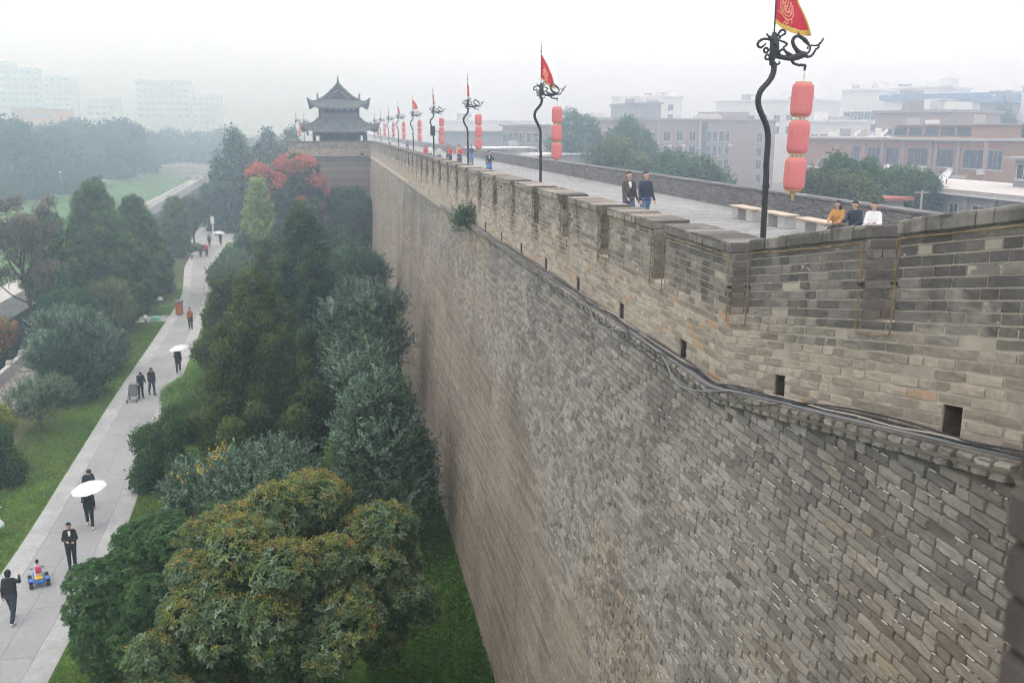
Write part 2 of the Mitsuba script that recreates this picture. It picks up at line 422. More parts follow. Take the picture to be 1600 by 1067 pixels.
struct('ground', cat(strip(near_x, 0 * ys + 1580, 0, 0, 30), strip(near_x, near_x - 0.01, 0, -4, 2)), 'grass_ground', 'green lawn and earth between the moat and the foot of the wall', 'ground')
struct('water', strip(near_x + 0.3, far_x - 0.3, -3.0, -3.0), 'water', 'still grey green moat water', 'water')
struct('moat_bank', cat(strip(far_x, far_x - 0.01, -3.6, -1.0, 2), strip(far_x, far_x - 3.0, -1.0, -1.0, 3)), 'pale_stone', 'pale stone quay along the far side of the moat', 'embankment')
bank0 = far_x - 3.0
bank1 = np.interp(ys, [-60, 200, 300, 340, 420, 760], [-63, -64, -60, -57, -62, -80])
struct('far_bank', strip(bank0, bank1, -1.0, 1.4, 5), 'bank_grass', 'grassy slope on the far side of the moat', 'bank')
struct('far_path', strip(bank1, bank1 - 4.0, 1.4, 1.45, 3), 'pink_paving', 'pale path along the top of the far bank', 'path')
struct('far_ground', strip(bank1 - 4.0, 0 * ys - 1580, 1.45, 1.5, 6), 'bank_grass', 'ground under the far trees beyond the moat', 'ground')
pw = np.interp(ys, [-60, 60, 80, 125, 160, 420, 760], [2.6, 2.6, 2.8, 2.6, 1.6, 1.6, 1.6])
struct('promenade', strip(near_x + 0.32, near_x + 0.32 + pw, 0.02, 0.02, 3), 'pink_paving', 'pinkish paved promenade along the moat parapet', 'path')

yy = np.arange(8, 136.01, 0.5)
bed = grid_sheet(np.stack([np.stack([EL(yy), yy, yy * 0 + 0.006], -1), np.stack([ER(yy), yy, yy * 0 + 0.006], -1)], 1))
path = struct('path', bed, 'border', 'grey paved park path winding along the foot of the wall', 'path')
BW = 0.75
nslab = 0


def slab_quad(xa, xb, y0, y1, gap, z1=0.022):
    n = 3
    Y = np.linspace(y0 + gap, y1 - gap, n)
    a, b = xa(Y) + gap, xb(Y) - gap
    top = np.stack([np.stack([a, Y, 0 * Y + z1], -1), np.stack([b, Y, 0 * Y + z1], -1)], 1)
    bot = top.copy(); bot[..., 2] = 0.0
    V = np.vstack([top.reshape(-1, 3), bot.reshape(-1, 3)])
    F = []
    for i in range(n - 1):
        F.append([2 * i, 2 * i + 1, 2 * i + 3, 2 * i + 2])
        for s in (0, 1):
            F.append([2 * i + s, 2 * i + 2 + s, 2 * i + 2 + s + 2 * n, 2 * i + s + 2 * n])
    F.append([0, 1, 1 + 2 * n, 2 * n]); F.append([2 * n - 2, 2 * n - 1, 4 * n - 1, 4 * n - 2])
    return V, np.array(F)


for y0 in np.arange(9, 133, 3.1):
    part(path, 'slab', slab_quad(lambda y: EL(y) + BW, lambda y: (EL(y) + ER(y)) / 2, y0, y0 + 3.1, 0.007), 'slab')
    part(path, 'slab', slab_quad(lambda y: (EL(y) + ER(y)) / 2, lambda y: ER(y) - BW, y0, y0 + 3.1, 0.007), 'slab')
for y0 in np.arange(9, 134, 1.9):
    part(path, 'border_slab', slab_quad(EL, lambda y: EL(y) + BW, y0, y0 + 1.9, 0.006), 'border')
    part(path, 'border_slab', slab_quad(lambda y: ER(y) - BW, ER, y0, y0 + 1.9, 0.006), 'border')
struct('plaza', cat(box(-20.5, -8.0, 136, 172, -0.2, 0.012)), 'slab', 'open grey paved square where the path widens', 'pavement')
struct('side_path', cat(box(-16.3, -12.9, 79.6, 82.2, -0.2, 0.016)), 'border', 'short pale path crossing the lawn to the main path', 'path')

# ------------------------------------------------------------------ the city wall
wall = thing('city_wall', 'long old grey brick city wall with crenellated parapet', 'city wall')
ly = np.r_[-30, 0, 4, 6, 8, 9, 10, KINK, 12, 16, 24, 40, 60, 114.5]


def wall_sheet(ly, off):
    t = np.linspace(0, 1, 9)
    zt = 11.86 + ramp(ly)
    z = zt[:, None] * t
    return grid_sheet(np.stack([xface(np.minimum(z, 11.86)) + off, np.repeat(ly[:, None], 9, 1), z], -1))


GEO_END = 62.0
put(numbered(wall + '__joint_bed'), cat(wall_sheet(ly[ly <= 60], 0.024), wall_sheet(np.array([60, GEO_END]), 0.024)), 'brick_joint')
put(numbered(wall + '__far_face'), cat(wall_sheet(np.array([GEO_END, 80, 100, 114.5]), -0.003), wall_sheet(np.array([140, 250, 420.0]), 0)), 'brick_face')
put(numbered(wall + '__core'), cat(box(5.2, 15.75, -20, 420, 0, 11.94)), 'brick_joint')


def brick_rows(u0, u1, rows, h, L, jitter):
    """cells (ua, ub, row) of one brick row each, joints where brick_key changes"""
    U0, U1, R = [], [], []
    for r in rows:
        half = r % 2
        off = half * 0.5 * L + float(cell_np(r, 0, 7)) * 0.3 * L
        k0, k1 = math.floor((u0 + off) / L), math.floor((u1 + off) / L)
        c = np.arange(k0, k1 + 1)
        sp = cell_np(np.full(len(c), float(r)), c, np.full(len(c), 5.0)) < 0.3
        a = c * L - off
        A = np.concatenate([a[~sp], a[sp], a[sp] + L / 2]); B = np.concatenate([a[~sp] + L, a[sp] + L / 2, a[sp] + L])
        U0.append(A); U1.append(B); R.append(np.full(len(A), r))
    U0, U1, R = np.concatenate(U0), np.concatenate(U1), np.concatenate(R)
    U0, U1 = np.maximum(U0, u0), np.minimum(U1, u1)
    k = U1 - U0 > 0.03
    return U0[k], U1[k], R[k]


def brick_mesh(a, b, c, d, mapping, out, gap, inset, back, rough, rg, fine):
    """bricks as pillowed blocks: front grid, edges falling back into the joint. Returns V (n, k, 3), F (m, 4)"""
    n = len(a)
    lu = np.array([0, 1, 2, 3, 4, 5]) if fine else np.array([0, 1, 4, 5])
    lv = np.array([0, 1, 2, 3, 4]) if fine else np.array([0, 1, 3, 4])
    w, h = b - a - 2 * gap, d - c - 2 * gap
    iu = np.minimum(inset, 0.3 * w); iv = np.minimum(inset, 0.3 * h)
    U = np.stack([0 * w, iu, w / 3, 2 * w / 3, w - iu, w], 1)[:, lu] + (a + gap)[:, None]
    Vv = np.stack([0 * h, iv, h / 2, h - iv, h], 1)[:, lv] + (c + gap)[:, None]
    D = np.repeat(out[:, None], len(lu), 1)[:, :, None] + np.zeros((n, len(lu), len(lv)))
    D[:, [0, -1], :] = -back; D[:, :, [0, -1]] = -back
    inner = np.zeros((len(lu), len(lv)), bool); inner[1:-1, 1:-1] = True
    D[:, inner] += (rg.random((n, inner.sum())) - 0.6) * rough
    corner = np.zeros_like(inner); corner[1, 1] = corner[1, -2] = corner[-2, 1] = corner[-2, -2] = True
    D[:, corner] -= rough * 0.7 * rg.random((n, 4))
    Ug = np.repeat(U[:, :, None], len(lv), 2) + (rg.random(D.shape) - 0.5) * inset * 0.45
    Vg = np.repeat(Vv[:, None, :], len(lu), 1) + (rg.random(D.shape) - 0.5) * inset * 0.45
    P = mapping(Ug, Vg, D)
    i, j = np.meshgrid(np.arange(len(lu) - 1), np.arange(len(lv) - 1), indexing='ij')
    m = len(lv)
    q = np.stack([i * m + j, (i + 1) * m + j, (i + 1) * m + j + 1, i * m + j + 1], -1).reshape(-1, 4)
    return P.reshape(n, -1, 3), np.vstack([q[:, [0, 1, 2]], q[:, [0, 2, 3]]])


def fold(P, F):
    n, k = P.shape[:2]
    return P.reshape(-1, 3), (F[None] + (np.arange(n) * k)[:, None, None]).reshape(-1, 3)


def size_on_picture(P):
    c = P.mean(1)
    q = c - CAM
    e1, e2 = P[:, -1] - P[:, 0], None
    d = np.linalg.norm(q, axis=1)
    span = P.max(1) - P.min(1)
    nx = np.abs(q[:, 0]) / d
    s = span[:, 1] * span[:, 2] * nx / d ** 2
    s[~seen(c, 0.0)] = 0
    return s


def lay(parent, name, sets, mat_, keep, kind_label, smooth=False):
    """the largest 'keep' bricks in the picture as parts, all the others joined"""
    S = np.concatenate([size_on_picture(P) for P, F in sets])
    cut = np.sort(S)[-keep] if len(S) > keep else -1
    rest = []
    for P, F in sets:
        s = size_on_picture(P)
        big = (s >= max(cut, 1e-12))
        for k in np.nonzero(big)[0]:
            part(parent, name, (P[k], F), mat_, smooth)
        if (~big).any(): rest.append(fold(P[~big], F))
    if rest:
        part(parent, kind_label, cat(*rest), mat_, smooth, kind='stuff')


# --- battered face
nrow = int(15.2 / CH)
A, B, R = brick_rows(2.0, GEO_END, range(nrow), CH, BL, 0)
zc, yc = (R + 0.5) * CH, (A + B) / 2
ok = (zc < 11.82 + ramp(yc)) & (seen(np.stack([xface(np.minimum(zc, 11.86)), yc, zc], -1), 0.15))
A, B, R, zc, yc = A[ok], B[ok], R[ok], zc[ok], yc[ok]
zbn = np.interp(yc, *ZB) + (meshkit.fbm(np.stack([yc * 0.4, zc * 0.4, 0 * yc], -1), 3) - 0.5) * 3.0
old = np.clip((zc - zbn + 0.3) / 0.8, 0, 1)


def face_map(U, V, D):
    return np.stack([xface(np.minimum(V, 11.86)) - D, U, V], -1)


wr = cell_np(A * 50, R, 3.0); wr2 = cell_np(A * 50, R, 4.0)
out = 0.006 + 0.004 * wr * (1 - old) + old * (0.016 * wr - 0.005)
out = np.where((wr2 < 0.05) & (old > 0.5), -0.012, out)
out = np.where((wr2 > 0.94) & (old > 0.5), out + 0.011, out)
gone = (wr2 < 0.003) & (old > 0.5) & (yc < 30)
near = (yc < 13 + 9 * rng.random(len(yc))) & ~gone; far = ~near & ~gone
sets = []
for m, fine in ((near, True), (far, False)):
    for o in (0, 1):
        k = m & ((old > 0.5) == bool(o))
        if k.any():
            sets.append(brick_mesh(A[k], B[k], R[k] * CH, (R[k] + 1) * CH, face_map, out[k], 0.002 if o else 0.003, 0.011 if o else 0.009, 0.028, 0.013 if o else 0.004, rng, fine))
lay(wall, 'brick', sets, 'brick_face', 300, 'brick_field')
# lime left along the bed joints
k = (rng.random(len(A)) < 0.78 - 0.034 * yc) & (meshkit.noise(np.stack([yc * .5, zc * .8, 0 * yc], -1), 9) > 0.30) & (old > 0.4) & (yc < 30) & ~gone
ki = np.repeat(np.nonzero(k)[0], 3)
ki = ki[rng.random(len(ki)) < 0.62]
f0 = rng.random(len(ki)) * 0.9; bl = (0.015 + 0.11 * rng.random(len(ki)) ** 1.8)
La = A[ki] + (B[ki] - A[ki]) * f0; Lb = np.minimum(La + bl, B[ki] + 0.01)
k = ki
zt = (R[k] + 1) * CH + (rng.random(len(ki)) - 0.5) * 0.004
lm = []
Lo = np.maximum(out[k], 0.0) + 0.004
for (u, v, dd) in ((0, -0.004, 1), (1, -0.004, 1), (1, 0.000, 1), (0, 0.000, 1), (0, -0.004, 0), (1, -0.004, 0), (1, 0.003, 0), (0, 0.003, 0)):
        lm.append(face_map(np.where(u, Lb, La), zt + v * (0.7 + 0.8 * rng.random(len(La))), np.where(dd, Lo - 0.004 * rng.random(len(La)), Lo - 0.011)))
Pm = np.stack(lm, 1)
Fm = np.array([[0, 1, 2], [0, 2, 3], [3, 2, 6], [3, 6, 7], [0, 4, 5], [0, 5, 1], [0, 3, 7], [0, 7, 4], [1, 5, 6], [1, 6, 2]])
part(wall, 'lime_mortar', fold(Pm, Fm), 'lime', kind='stuff', label='broken white lines of lime along the brick courses')

# --- string course: two rows of round nosed blocks
def block_rows():
    sets = []
    for top, face, h in ((ZP + 0.0, 0.19, 0.10), (ZP - 0.104, 0.135, 0.095)):
        L = 0.215
        a = np.arange(3.0 + (0 if face > 0.15 else L / 2), 40, L); b = a + L
        n = len(a)
        o = face + (rng.random(n) - 0.5) * 0.03
        def m(U, V, D, top=top):
            return np.stack([XP - D, U, top + V + ramp(U)], -1)
        P, F = brick_mesh(a, b, np.full(n, -h), np.zeros(n), m, o, 0.005, 0.022, -0.02, 0.02, rng, True)
        sets.append((P, F))
    return sets


course = numbered(wall + '__string_course')
yk = np.r_[-20, 0, 5, 8, KINK, 20, 40, 114.5]
def run_profile(prof, yk, z_follow=True, ylist=None):
    """section (x, z) run along y, following the ramp"""
    p = np.asarray(prof, float); n = len(p)
    V = np.stack([np.repeat(p[None, :, 0], len(yk), 0), np.repeat(np.asarray(yk, float)[:, None], n, 1), p[None, :, 1] + (ramp(yk)[:, None] if z_follow else 0)], -1)
    Pc = np.concatenate([V, V[:, :1]], 1)
    v, f = grid_sheet(Pc)
    caps = [[0, k, k + 1] for k in range(1, n - 1)]
    base = (len(yk) - 1) * (n + 1)
    caps += [[base, base + k + 1, base + k] for k in range(1, n - 1)]
    return v, np.vstack([f, caps])


put(course, cat(run_profile([(XP + .1, ZP - 0.006), (XP - 0.13, ZP - 0.016), (XP - 0.12, ZP - 0.10), (XP - 0.07, ZP - 0.18), (XP + .1, ZP - 0.20)], yk[yk <= 40]),
                run_profile([(XP + .1, ZP), (XP - 0.19, ZP), (XP - 0.19, ZP - 0.10), (XP - 0.13, ZP - 0.104), (XP - 0.13, ZP - 0.20), (XP + .1, ZP - 0.20)], [40, 70, 114.5]),
                run_profile([(XP + .1, ZP), (XP - 0.19, ZP), (XP - 0.19, ZP - 0.10), (XP - 0.13, ZP - 0.104), (XP - 0.13, ZP - 0.20), (XP + .1, ZP - 0.20)], [140, 420])), 'mortar')
bs = block_rows()
lay(course, 'block', bs, 'brick_face', 150, 'block_field', smooth=25)

# --- parapet: foot with drain holes, merlons between notches, coping
SILL, TOPZ = 10 * PH, 18 * PH
NFAR = [NOTCH0 + NSTEP * k for k in range(-2, 38)]            # far jamb of each notch
DR0, DW, DH = 6.33, 0.24, 0.27
drains = [DR0 + NSTEP * k for k in range(-2, 38)]


PTR = 0.46


def shear(v, f):
    v = np.array(v, float); v[:, 2] += ramp(v[:, 1]); return v, f


def yslices(y0, y1):
    return [y0] + [k for k in (KINK,) if y0 < k < y1] + [y1]


def sbox(x0, x1, y0, y1, z0, z1):
    s = yslices(y0, y1)
    return cat(*[shear(*box(x0, x1, a, b, z0, z1)) for a, b in zip(s, s[1:])])


foot = []
edges = [-20.0]
for d in drains: edges += [d - DW / 2, d + DW / 2]
edges.append(114.5)
bx = XP + 0.004
for a, b in zip(edges[0::2], edges[1::2]):
    foot.append(sbox(bx, XP + PT, a, min(b, 114.5), ZP - 0.05, ZP + DH))
foot.append(sbox(bx, XP + PTR, -20, KINK, ZP + DH, ZP + SILL - 0.02)); foot.append(sbox(bx, XP + PT, KINK, 114.5, ZP + DH, ZP + SILL - 0.02))
para = numbered(wall + '__parapet')
put(para, cat(*foot), 'mortar')
for d in drains:
    if 4 < d < 60:
        part(para, 'drain_hole', cat(sbox(XP + 0.02, XP + 0.3, d + DW / 2 - 0.012, d + DW / 2 + 0.01, ZP + 0.002, ZP + DH - 0.004), sbox(XP + 0.30, XP + 0.34, d - DW / 2 - 0.01, d + DW / 2 + 0.01, ZP, ZP + DH)), 'near_brick')
mer_edges = [-20.0]
for f in NFAR: mer_edges += [f - NW, f]
mer_edges.append(114.5)
PGEO = 46.0
for a, b in zip(mer_edges[0::2], mer_edges[1::2]):
    if b < 4 or a > 114: continue
    b = min(b, 114.5)
    part(para, 'merlon', sbox(bx + 0.0165, XP + (PT if b > KINK else PTR), a + 0.008, b - 0.006, ZP + SILL - 0.02, ZP + TOPZ), 'mortar' if a < PGEO - 3 else 'brick_parapet')
if True:
    far_skin = []
    edges2 = [e for e in edges if e > PGEO]
    far_skin.append(sbox(XP - 0.004, XP + 0.02, PGEO, 114.5, ZP + DH + 0.01, ZP + SILL - 0.03))
    for a, b in zip(edges2[1::2], edges2[2::2] + [114.5]):
        far_skin.append(sbox(XP - 0.004, XP + 0.02, a, b, ZP + 0.003, ZP + DH + 0.0102))
    put(numbered(para + '__far_facing'), cat(*far_skin), 'brick_parapet')


def para_map(U, V, D):
    return np.stack([XP - D, U, ZP + V + ramp(U)], -1)


sets = []
def para_bricks(y0, y1, rows, extra):
    A, B, R = brick_rows(y0, y1, rows, PH, PL, 0)
    if not len(A): return
    yc = (A + B) / 2
    k = np.ones(len(A), bool)
    if min(rows) < 3:
        for d in drains:
            hit = (R < 3) & (B > d - DW / 2) & (A < d + DW / 2)
            k &= ~(hit & (A > d - DW / 2 - 0.02) & (B < d + DW / 2 + 0.02))
            lft = hit & (A <= d - DW / 2 - 0.02); B = np.where(lft, np.minimum(B, d - DW / 2), B)
            rgt = hit & ~lft; A = np.where(rgt, np.maximum(A, d + DW / 2), A)
        k &= B - A > 0.025
    A, B, R, yc = A[k], B[k], R[k], yc[k]
    r = cell_np(A * 50, R, 9.0)
    out = extra + 0.003 + 0.007 * (r - 0.3)
    out = np.where(r > 0.955, out - 0.02, out)
    for m, fine in ((yc < 14, True), (yc >= 14, False)):
        if m.any():
            sets.append(brick_mesh(A[m], B[m], R[m] * PH, (R[m] + 1) * PH, para_map, out[m], 0.0065, 0.006, 0.016, 0.007, rng, fine))


para_bricks(4.0, PGEO, range(10), 0.0)
for a, b in zip(mer_edges[0::2], mer_edges[1::2]):
    if b < 4 or a > PGEO: continue
    para_bricks(max(a, 4.0), min(b, PGEO) if b > PGEO else b, range(10, 18), -0.018)
lay(para, 'brick', sets, 'brick_parapet', 300, 'brick_field')
# jambs: the notch sides that face along the wall
sets = []
for f in NFAR:
    if f < 4 or f > PGEO: continue
    ar, br, rr = [], [], []
    for r in range(10, 18):
        s = (0.30 if r % 2 else 0.17) + 0.05 * rng.random()
        ar += [XP + 0.02, XP + s]; br += [XP + s, XP + (PT if f > KINK else PTR + .04) - 0.005]; rr += [r, r]
    ar, br, rr = map(np.array, (ar, br, rr))
    m = lambda U, V, D, f=f: np.stack([U, f - D, ZP + V + ramp(f)], -1)
    sets.append(brick_mesh(ar, br, rr * PH, (rr + 1) * PH, m, 0.004 + 0.006 * rng.random(len(ar)), 0.003, 0.006, 0.01, 0.006, rng, f < 14))
part(para, 'jamb_brick', cat(*[fold(P, F) for P, F in sets]), 'brick_parapet', kind='stuff')
# coping: header blocks across the whole parapet
cop = numbered(wall + '__coping')
cores = []
for a, b in zip(mer_edges[0::2], mer_edges[1::2]):
    a, b = max(a, -20.0), min(b, 114.5)
    if a >= 114 or b - a < 0.1: continue
    if b < PGEO: cores.append(sbox(XP + 0.012, XP + (PT if b > KINK else PTR) - 0.01, a + 0.012, b - 0.01, ZP + TOPZ + 0.001, ZP + TOPZ + 0.112))
    else: cores.append(sbox(XP - 0.01, XP + PT + 0.02, a, b, ZP + TOPZ + 0.001, ZP + TOPZ + 0.13))
put(cop, cat(*cores), 'brick_joint')
labels[cop] = {'kind': 'stuff'}
cop_keys = []
for m0, m1 in zip(mer_edges[0::2], mer_edges[1::2]):
    if m1 < 4 or m1 > PGEO: continue
    m0 = max(m0, 4.0)
    wd = []
    while sum(wd) < m1 - m0 - 0.1: wd.append((0.19 if rng.random() < 0.7 else 0.38) * (0.92 + 0.16 * rng.random()))
    cuts = m0 - 0.012 + np.r_[0, np.cumsum(wd)] / sum(wd) * (m1 - m0 + 0.024)
    for a, b in zip(cuts, cuts[1:]):
        o = 0.012 + 0.012 * rng.random(); h = 0.122 + 0.014 * rng.random()
        v, f = bevel_box(XP - o, XP + (PT if m1 > KINK else PTR) + 0.008 + 0.02 * rng.random(), a + 0.005, b - 0.005, 0.003, h, 0.010)
        v = np.array(v, float); v += (rng.random(v.shape) - 0.5) * 0.006
        v[:, 2] += ZP + TOPZ
        v, f = shear(v, f)
        if a < 34: part(cop, 'block', (v, f), 'brick_parapet')
        else: cop_keys.append((v, f))
part(cop, 'block_field', cat(*cop_keys), 'brick_parapet', kind='stuff')
struct('walkway', cat(box(XP + PT - 0.02, 15.9, -20, 420, 11.95, 12.0)), 'paver', 'broad grey brick walkway on top of the wall', 'walkway')
inner = thing('inner_parapet', 'low grey brick parapet along the city side of the walkway', 'parapet')
put(inner + '__body', cat(box(15.9, 16.3, -20, 420, 0, 12.80)), 'brick_joint')
sets = []
A, B, R = brick_rows(14.0, 60.0, range(8), 0.095, 0.40, 0)
mi_ = lambda U, V, D: np.stack([15.9 - D, U, 12.01 + V], -1)
sets.append(brick_mesh(A, B, R * 0.095, (R + 1) * 0.095, mi_, 0.004 + 0.008 * rng.random(len(A)), 0.005, 0.008, 0.012, 0.006, rng, False))
lay(inner, 'brick', sets, 'dark_brick', 300, 'brick_field')
put(inner + '__coping', cat(*[bevel_box(15.86 - 0.01 * rng.random(), 16.36, y, y + 0.385, 12.80, 12.88 + 0.006 * rng.random(), 0.012) for y in np.arange(14, 60, 0.39)],
                            box(15.86, 16.36, 60, 420, 12.80, 12.88), box(15.86, 16.36, -20, 14, 12.80, 12.88)), 'dark_brick')
labels[inner + '__coping'] = {'kind': 'stuff'}

# --- rope light that outlines the merlons
rl = []
for i, (a, b) in enumerate(zip(mer_edges[0::2], mer_edges[1::2])):
    if b < 4 or a > 48: continue
    zt, zs = ZP + TOPZ - 0.02, ZP + SILL - 0.115
    x = XP - 0.015
    w = max(a, 4.0)
    for y in np.linspace(w + 0.03, b - 0.03, 7):
        rl.append([x - 0.006, y, zt - 0.022 * rng.random()])
    rl += [[x - 0.008, b - 0.015, zt - 0.04], [x - 0.006, b - 0.03, zt - 0.4], [x - 0.02, b - 0.05, zs + 0.06], [x - 0.02, b - 0.03, zs]]
    rl += [[x - 0.02, b + NW / 2, zs - 0.012], [x - 0.02, b + NW - 0.03, zs + 0.004], [x - 0.018, b + NW + 0.0, zs + 0.06], [x - 0.004, b + NW - 0.0, zt - 0.4], [x - 0.006, b + NW + 0.01, zt - 0.04]]
rl = np.array(rl); rl[:, 2] += ramp(rl[:, 1])
tag_rope = thing('rope_light', 'yellowed rope light outlining the merlons under the coping', 'rope light')
put(tag_rope + '__tube', tube(rl, 0.0075, 6), 'rope')
for y, z in [(NOTCH0 - NW, 0.4), (NOTCH0, 0.4), (NOTCH0 + NSTEP - NW, 0.4), (NOTCH0 + NSTEP, 0.4)]:
    part(tag_rope, 'clip', cat(box(XP - 0.035, XP + 0.01, y - 0.02, y + 0.02, ZP + TOPZ - z - 0.012 + ramp(y), ZP + TOPZ - z + 0.012 + ramp(y))), 'iron')

# --- cables lying on the string course
def cable(seed, x0, z0, r, m, y0, y1, amp, label, dips=()):
    rg = np.random.default_rng(seed)
    y = np.arange(y0, y1, 0.55)
    w = meshkit.noise(np.stack([y * 0.55, y * 0 + seed * 3.1, y * 0], -1)) - 0.5
    w2 = meshkit.noise(np.stack([y * 0.8, y * 0 + seed * 5.7, y * 0 + 9], -1)) - 0.5
    x = x0 + w * amp
    z = ZP + z0 + r + np.abs(w2) * amp * 0.5 + ramp(y)
    x = np.minimum(x, XP - 0.045)
    for c, wd, d in dips:
        g = np.exp(-((y - c) / wd) ** 2)
        x = x - g * 0.16; z = z - g * d
    p = spline(np.stack([x, y, z], -1), len(y) * 3)
    k = thing('cable', label, 'cable', 'cables lying along the string course')
    put(k, tube(p, r, 7), m, smooth=True)


cable(1, 4.44, 0.004, 0.0125, 'cable_grey', 3.5, 60, 0.05, 'thick grey cable lying on the outer edge of the string course')
cable(2, 4.475, 0.004, 0.012, 'cable_grey', 3.5, 60, 0.06, 'thick grey cable lying on the inner side of the string course')
BC = 'thin black cable sagging along the string course'
cable(3, 4.50, 0.012, 0.009, 'cable_black', 3.5, 30, 0.18, BC)
cable(4, 4.46, 0.03, 0.009, 'cable_black', 3.5, 26, 0.22, BC)
cable(5, 4.52, 0.01, 0.0085, 'cable_black', 3.5, 34, 0.08, BC)
cable(6, 4.47, 0.035, 0.008, 'cable_pale', 3.5, 17, 0.15, 'thin pale cable wandering over the darker cables')
cable(7, 4.43, 0.006, 0.011, 'cable_grey', 9.5, 24, 0.05, 'grey cable looping down below the ledge of the string course', dips=((15.2, 0.9, 0.18), (11.3, 0.7, 0.16)))
cable(9, 4.46, 0.02, 0.007, 'cable_black', 7.5, 24, 0.12, 'thin black cable dipping over the ledge beside the ramp corner', dips=((13.2, 0.6, 0.12), (9.4, 0.5, 0.10)))
cable(8, 4.49, 0.045, 0.0085, 'cable_black', 3.5, 15, 0.26, BC)

# --- the platform on which the photographer stands, and its blurred merlon
pl = thing('near_platform', 'dark blurred brick parapet edge at the right border, close to the camera', 'parapet')
put(pl + '__body', cat(box(-7, 4.3, -9, 0.25, 0, 13.4), box(-7, 1.2, -0.05, 0.25, 13.4, 14.0)), 'near_brick')
for k in range(16):
    z = 13.42 + k * 0.09
    j = rng.random(4)
    w = 0.055 * (z > 14.62) + 0.02 * j[0] - 0.015 * (14.4 < z < 14.62)
    if z < 14.86: part(pl, 'brick', bevel_box(0.985 + w, 1.35, 0.85 + 0.008 * j[1], 1.20, z, z + 0.083, 0.012), 'near_brick')
put(pl + '__pier', cat(box(1.01, 1.34, -0.1, 1.19, 12.8, 14.6)), 'near_brick')

# ------------------------------------------------------------------ the bastion and its tower
bast = thing('bastion', 'square brick bastion jutting out from the wall below the tower', 'bastion')
BX0, BX1, BY0, BY1 = -4.75, 4.7, 114.5, 140.0
def frustum(x0, x1, y0, y1, z0, z1, b):
    v = np.array([[x0 - b, y0 - b, z0], [x1, y0 - b, z0], [x1, y1 + b, z0], [x0 - b, y1 + b, z0], [x0, y0, z1], [x1, y0, z1], [x1, y1, z1], [x0, y1, z1]], float)
    return v, np.array([[0, 1, 5, 4], [1, 2, 6, 5], [2, 3, 7, 6], [3, 0, 4, 7], [4, 5, 6, 7]])
put(bast + '__base', frustum(BX0, BX1, BY0, BY1, 0, 11.86, 0.5), 'brick_face')
put(bast + '__string_course', cat(box(BX0 - .2, 4.35, BY0 - .2, BY0 + 0.3, 11.86, 12.05), box(BX0 - .2, BX0 + .3, BY0 + 0.3, BY1, 11.86, 12.05)), 'brick_joint')
ppz = 13.65
put(bast + '__parapet', cat(box(BX0, 5.1, BY0, BY0 + .5, 12.05, ppz), box(BX0, BX0 + .5, BY0 + .5, BY1, 12.05, ppz)), 'brick_parapet')
put(bast + '__coping', cat(box(BX0 - .05, 5.15, BY0 - .05, BY0 + .55, ppz, ppz + .12), box(BX0 - .05, BX0 + .55, BY0 + .55, BY1, ppz, ppz + .12)), 'brick_joint')
put(bast + '__terrace', box(BX0 + .5, 4.6, BY0 + .5, BY1, 11.86, 12.0), 'paver')
for x in (-3.6, 3.4):
    part(bast, 'drain_hole', box(x, x + 0.35, BY0 - 0.03, BY0 + 0.02, 12.12, 12.4), 'iron')

tower = thing('watchtower', 'two storey watchtower with upturned hip and gable roofs on the bastion', 'watchtower')
TX, TY = 1.2, 123.5
def roof(hx, hy, ze, zr, rx, ry, tip, sag, n=17):
    """concave hipped skirt from a rectangle of half sizes hx, hy at ze up to rx, ry at zr, corners turned up by tip"""
    t = np.linspace(0, 1, 9)
    s = np.linspace(-1, 1, n)
    out = []
    for side in range(4):
        P = np.zeros((len(t), n, 3))
        for i, a in enumerate(t):
            X, Y = hx + (rx - hx) * a, hy + (ry - hy) * a
            z = ze + (zr - ze) * (a ** (1 + sag)) + tip * (np.abs(s) ** 5) * (1 - a) ** 2
            k = 1 + 0.05 * (np.abs(s) ** 5) * (1 - a)
            if side == 0: P[i] = np.stack([s * X * k, -Y * k, z], -1)
            if side == 1: P[i] = np.stack([X * k, s * Y * k, z], -1)
            if side == 2: P[i] = np.stack([-s * X * k, Y * k, z], -1)
            if side == 3: P[i] = np.stack([-X * k, -s * Y * k, z], -1)
        P += [TX, TY, 0]
        Q = P.copy(); Q[..., 2] -= 0.16
        out += [grid_sheet(P), grid_sheet(Q), grid_sheet(np.stack([P[0], Q[0]]))]
    return cat(*out)


def tile_ribs(hx, hy, ze, zr, rx, ry, tip, sag, pitch):
    out = []
    t = np.linspace(0, 1, 7)
    for axis in (0, 1):
        H, R_ = (hx, rx) if axis == 0 else (hy, ry)
        for s in np.arange(-H + pitch / 2, H, pitch):
            amax = 1.0 if abs(s) <= R_ else (H - abs(s)) / (H - R_)
            if amax < 0.12: continue
            a = t * amax
            W, V = hx + (rx - hx) * a, hy + (ry - hy) * a
            half = W if axis == 0 else V
            z = ze + (zr - ze) * (a ** (1 + sag)) + tip * (np.minimum(1, np.abs(s) / half) ** 5) * (1 - a) ** 2 + 0.03
            for sg in (-1, 1):
                p = np.stack([0 * a + s, sg * V, z], -1) if axis == 0 else np.stack([sg * W, 0 * a + s, z], -1)
                out.append(tube(p + [TX, TY, 0], 0.065, 5))
    return cat(*out)


def ridge_bar(p, r, k=7):
    return tube(np.asarray(p, float) + [TX, TY, 0], r, k)


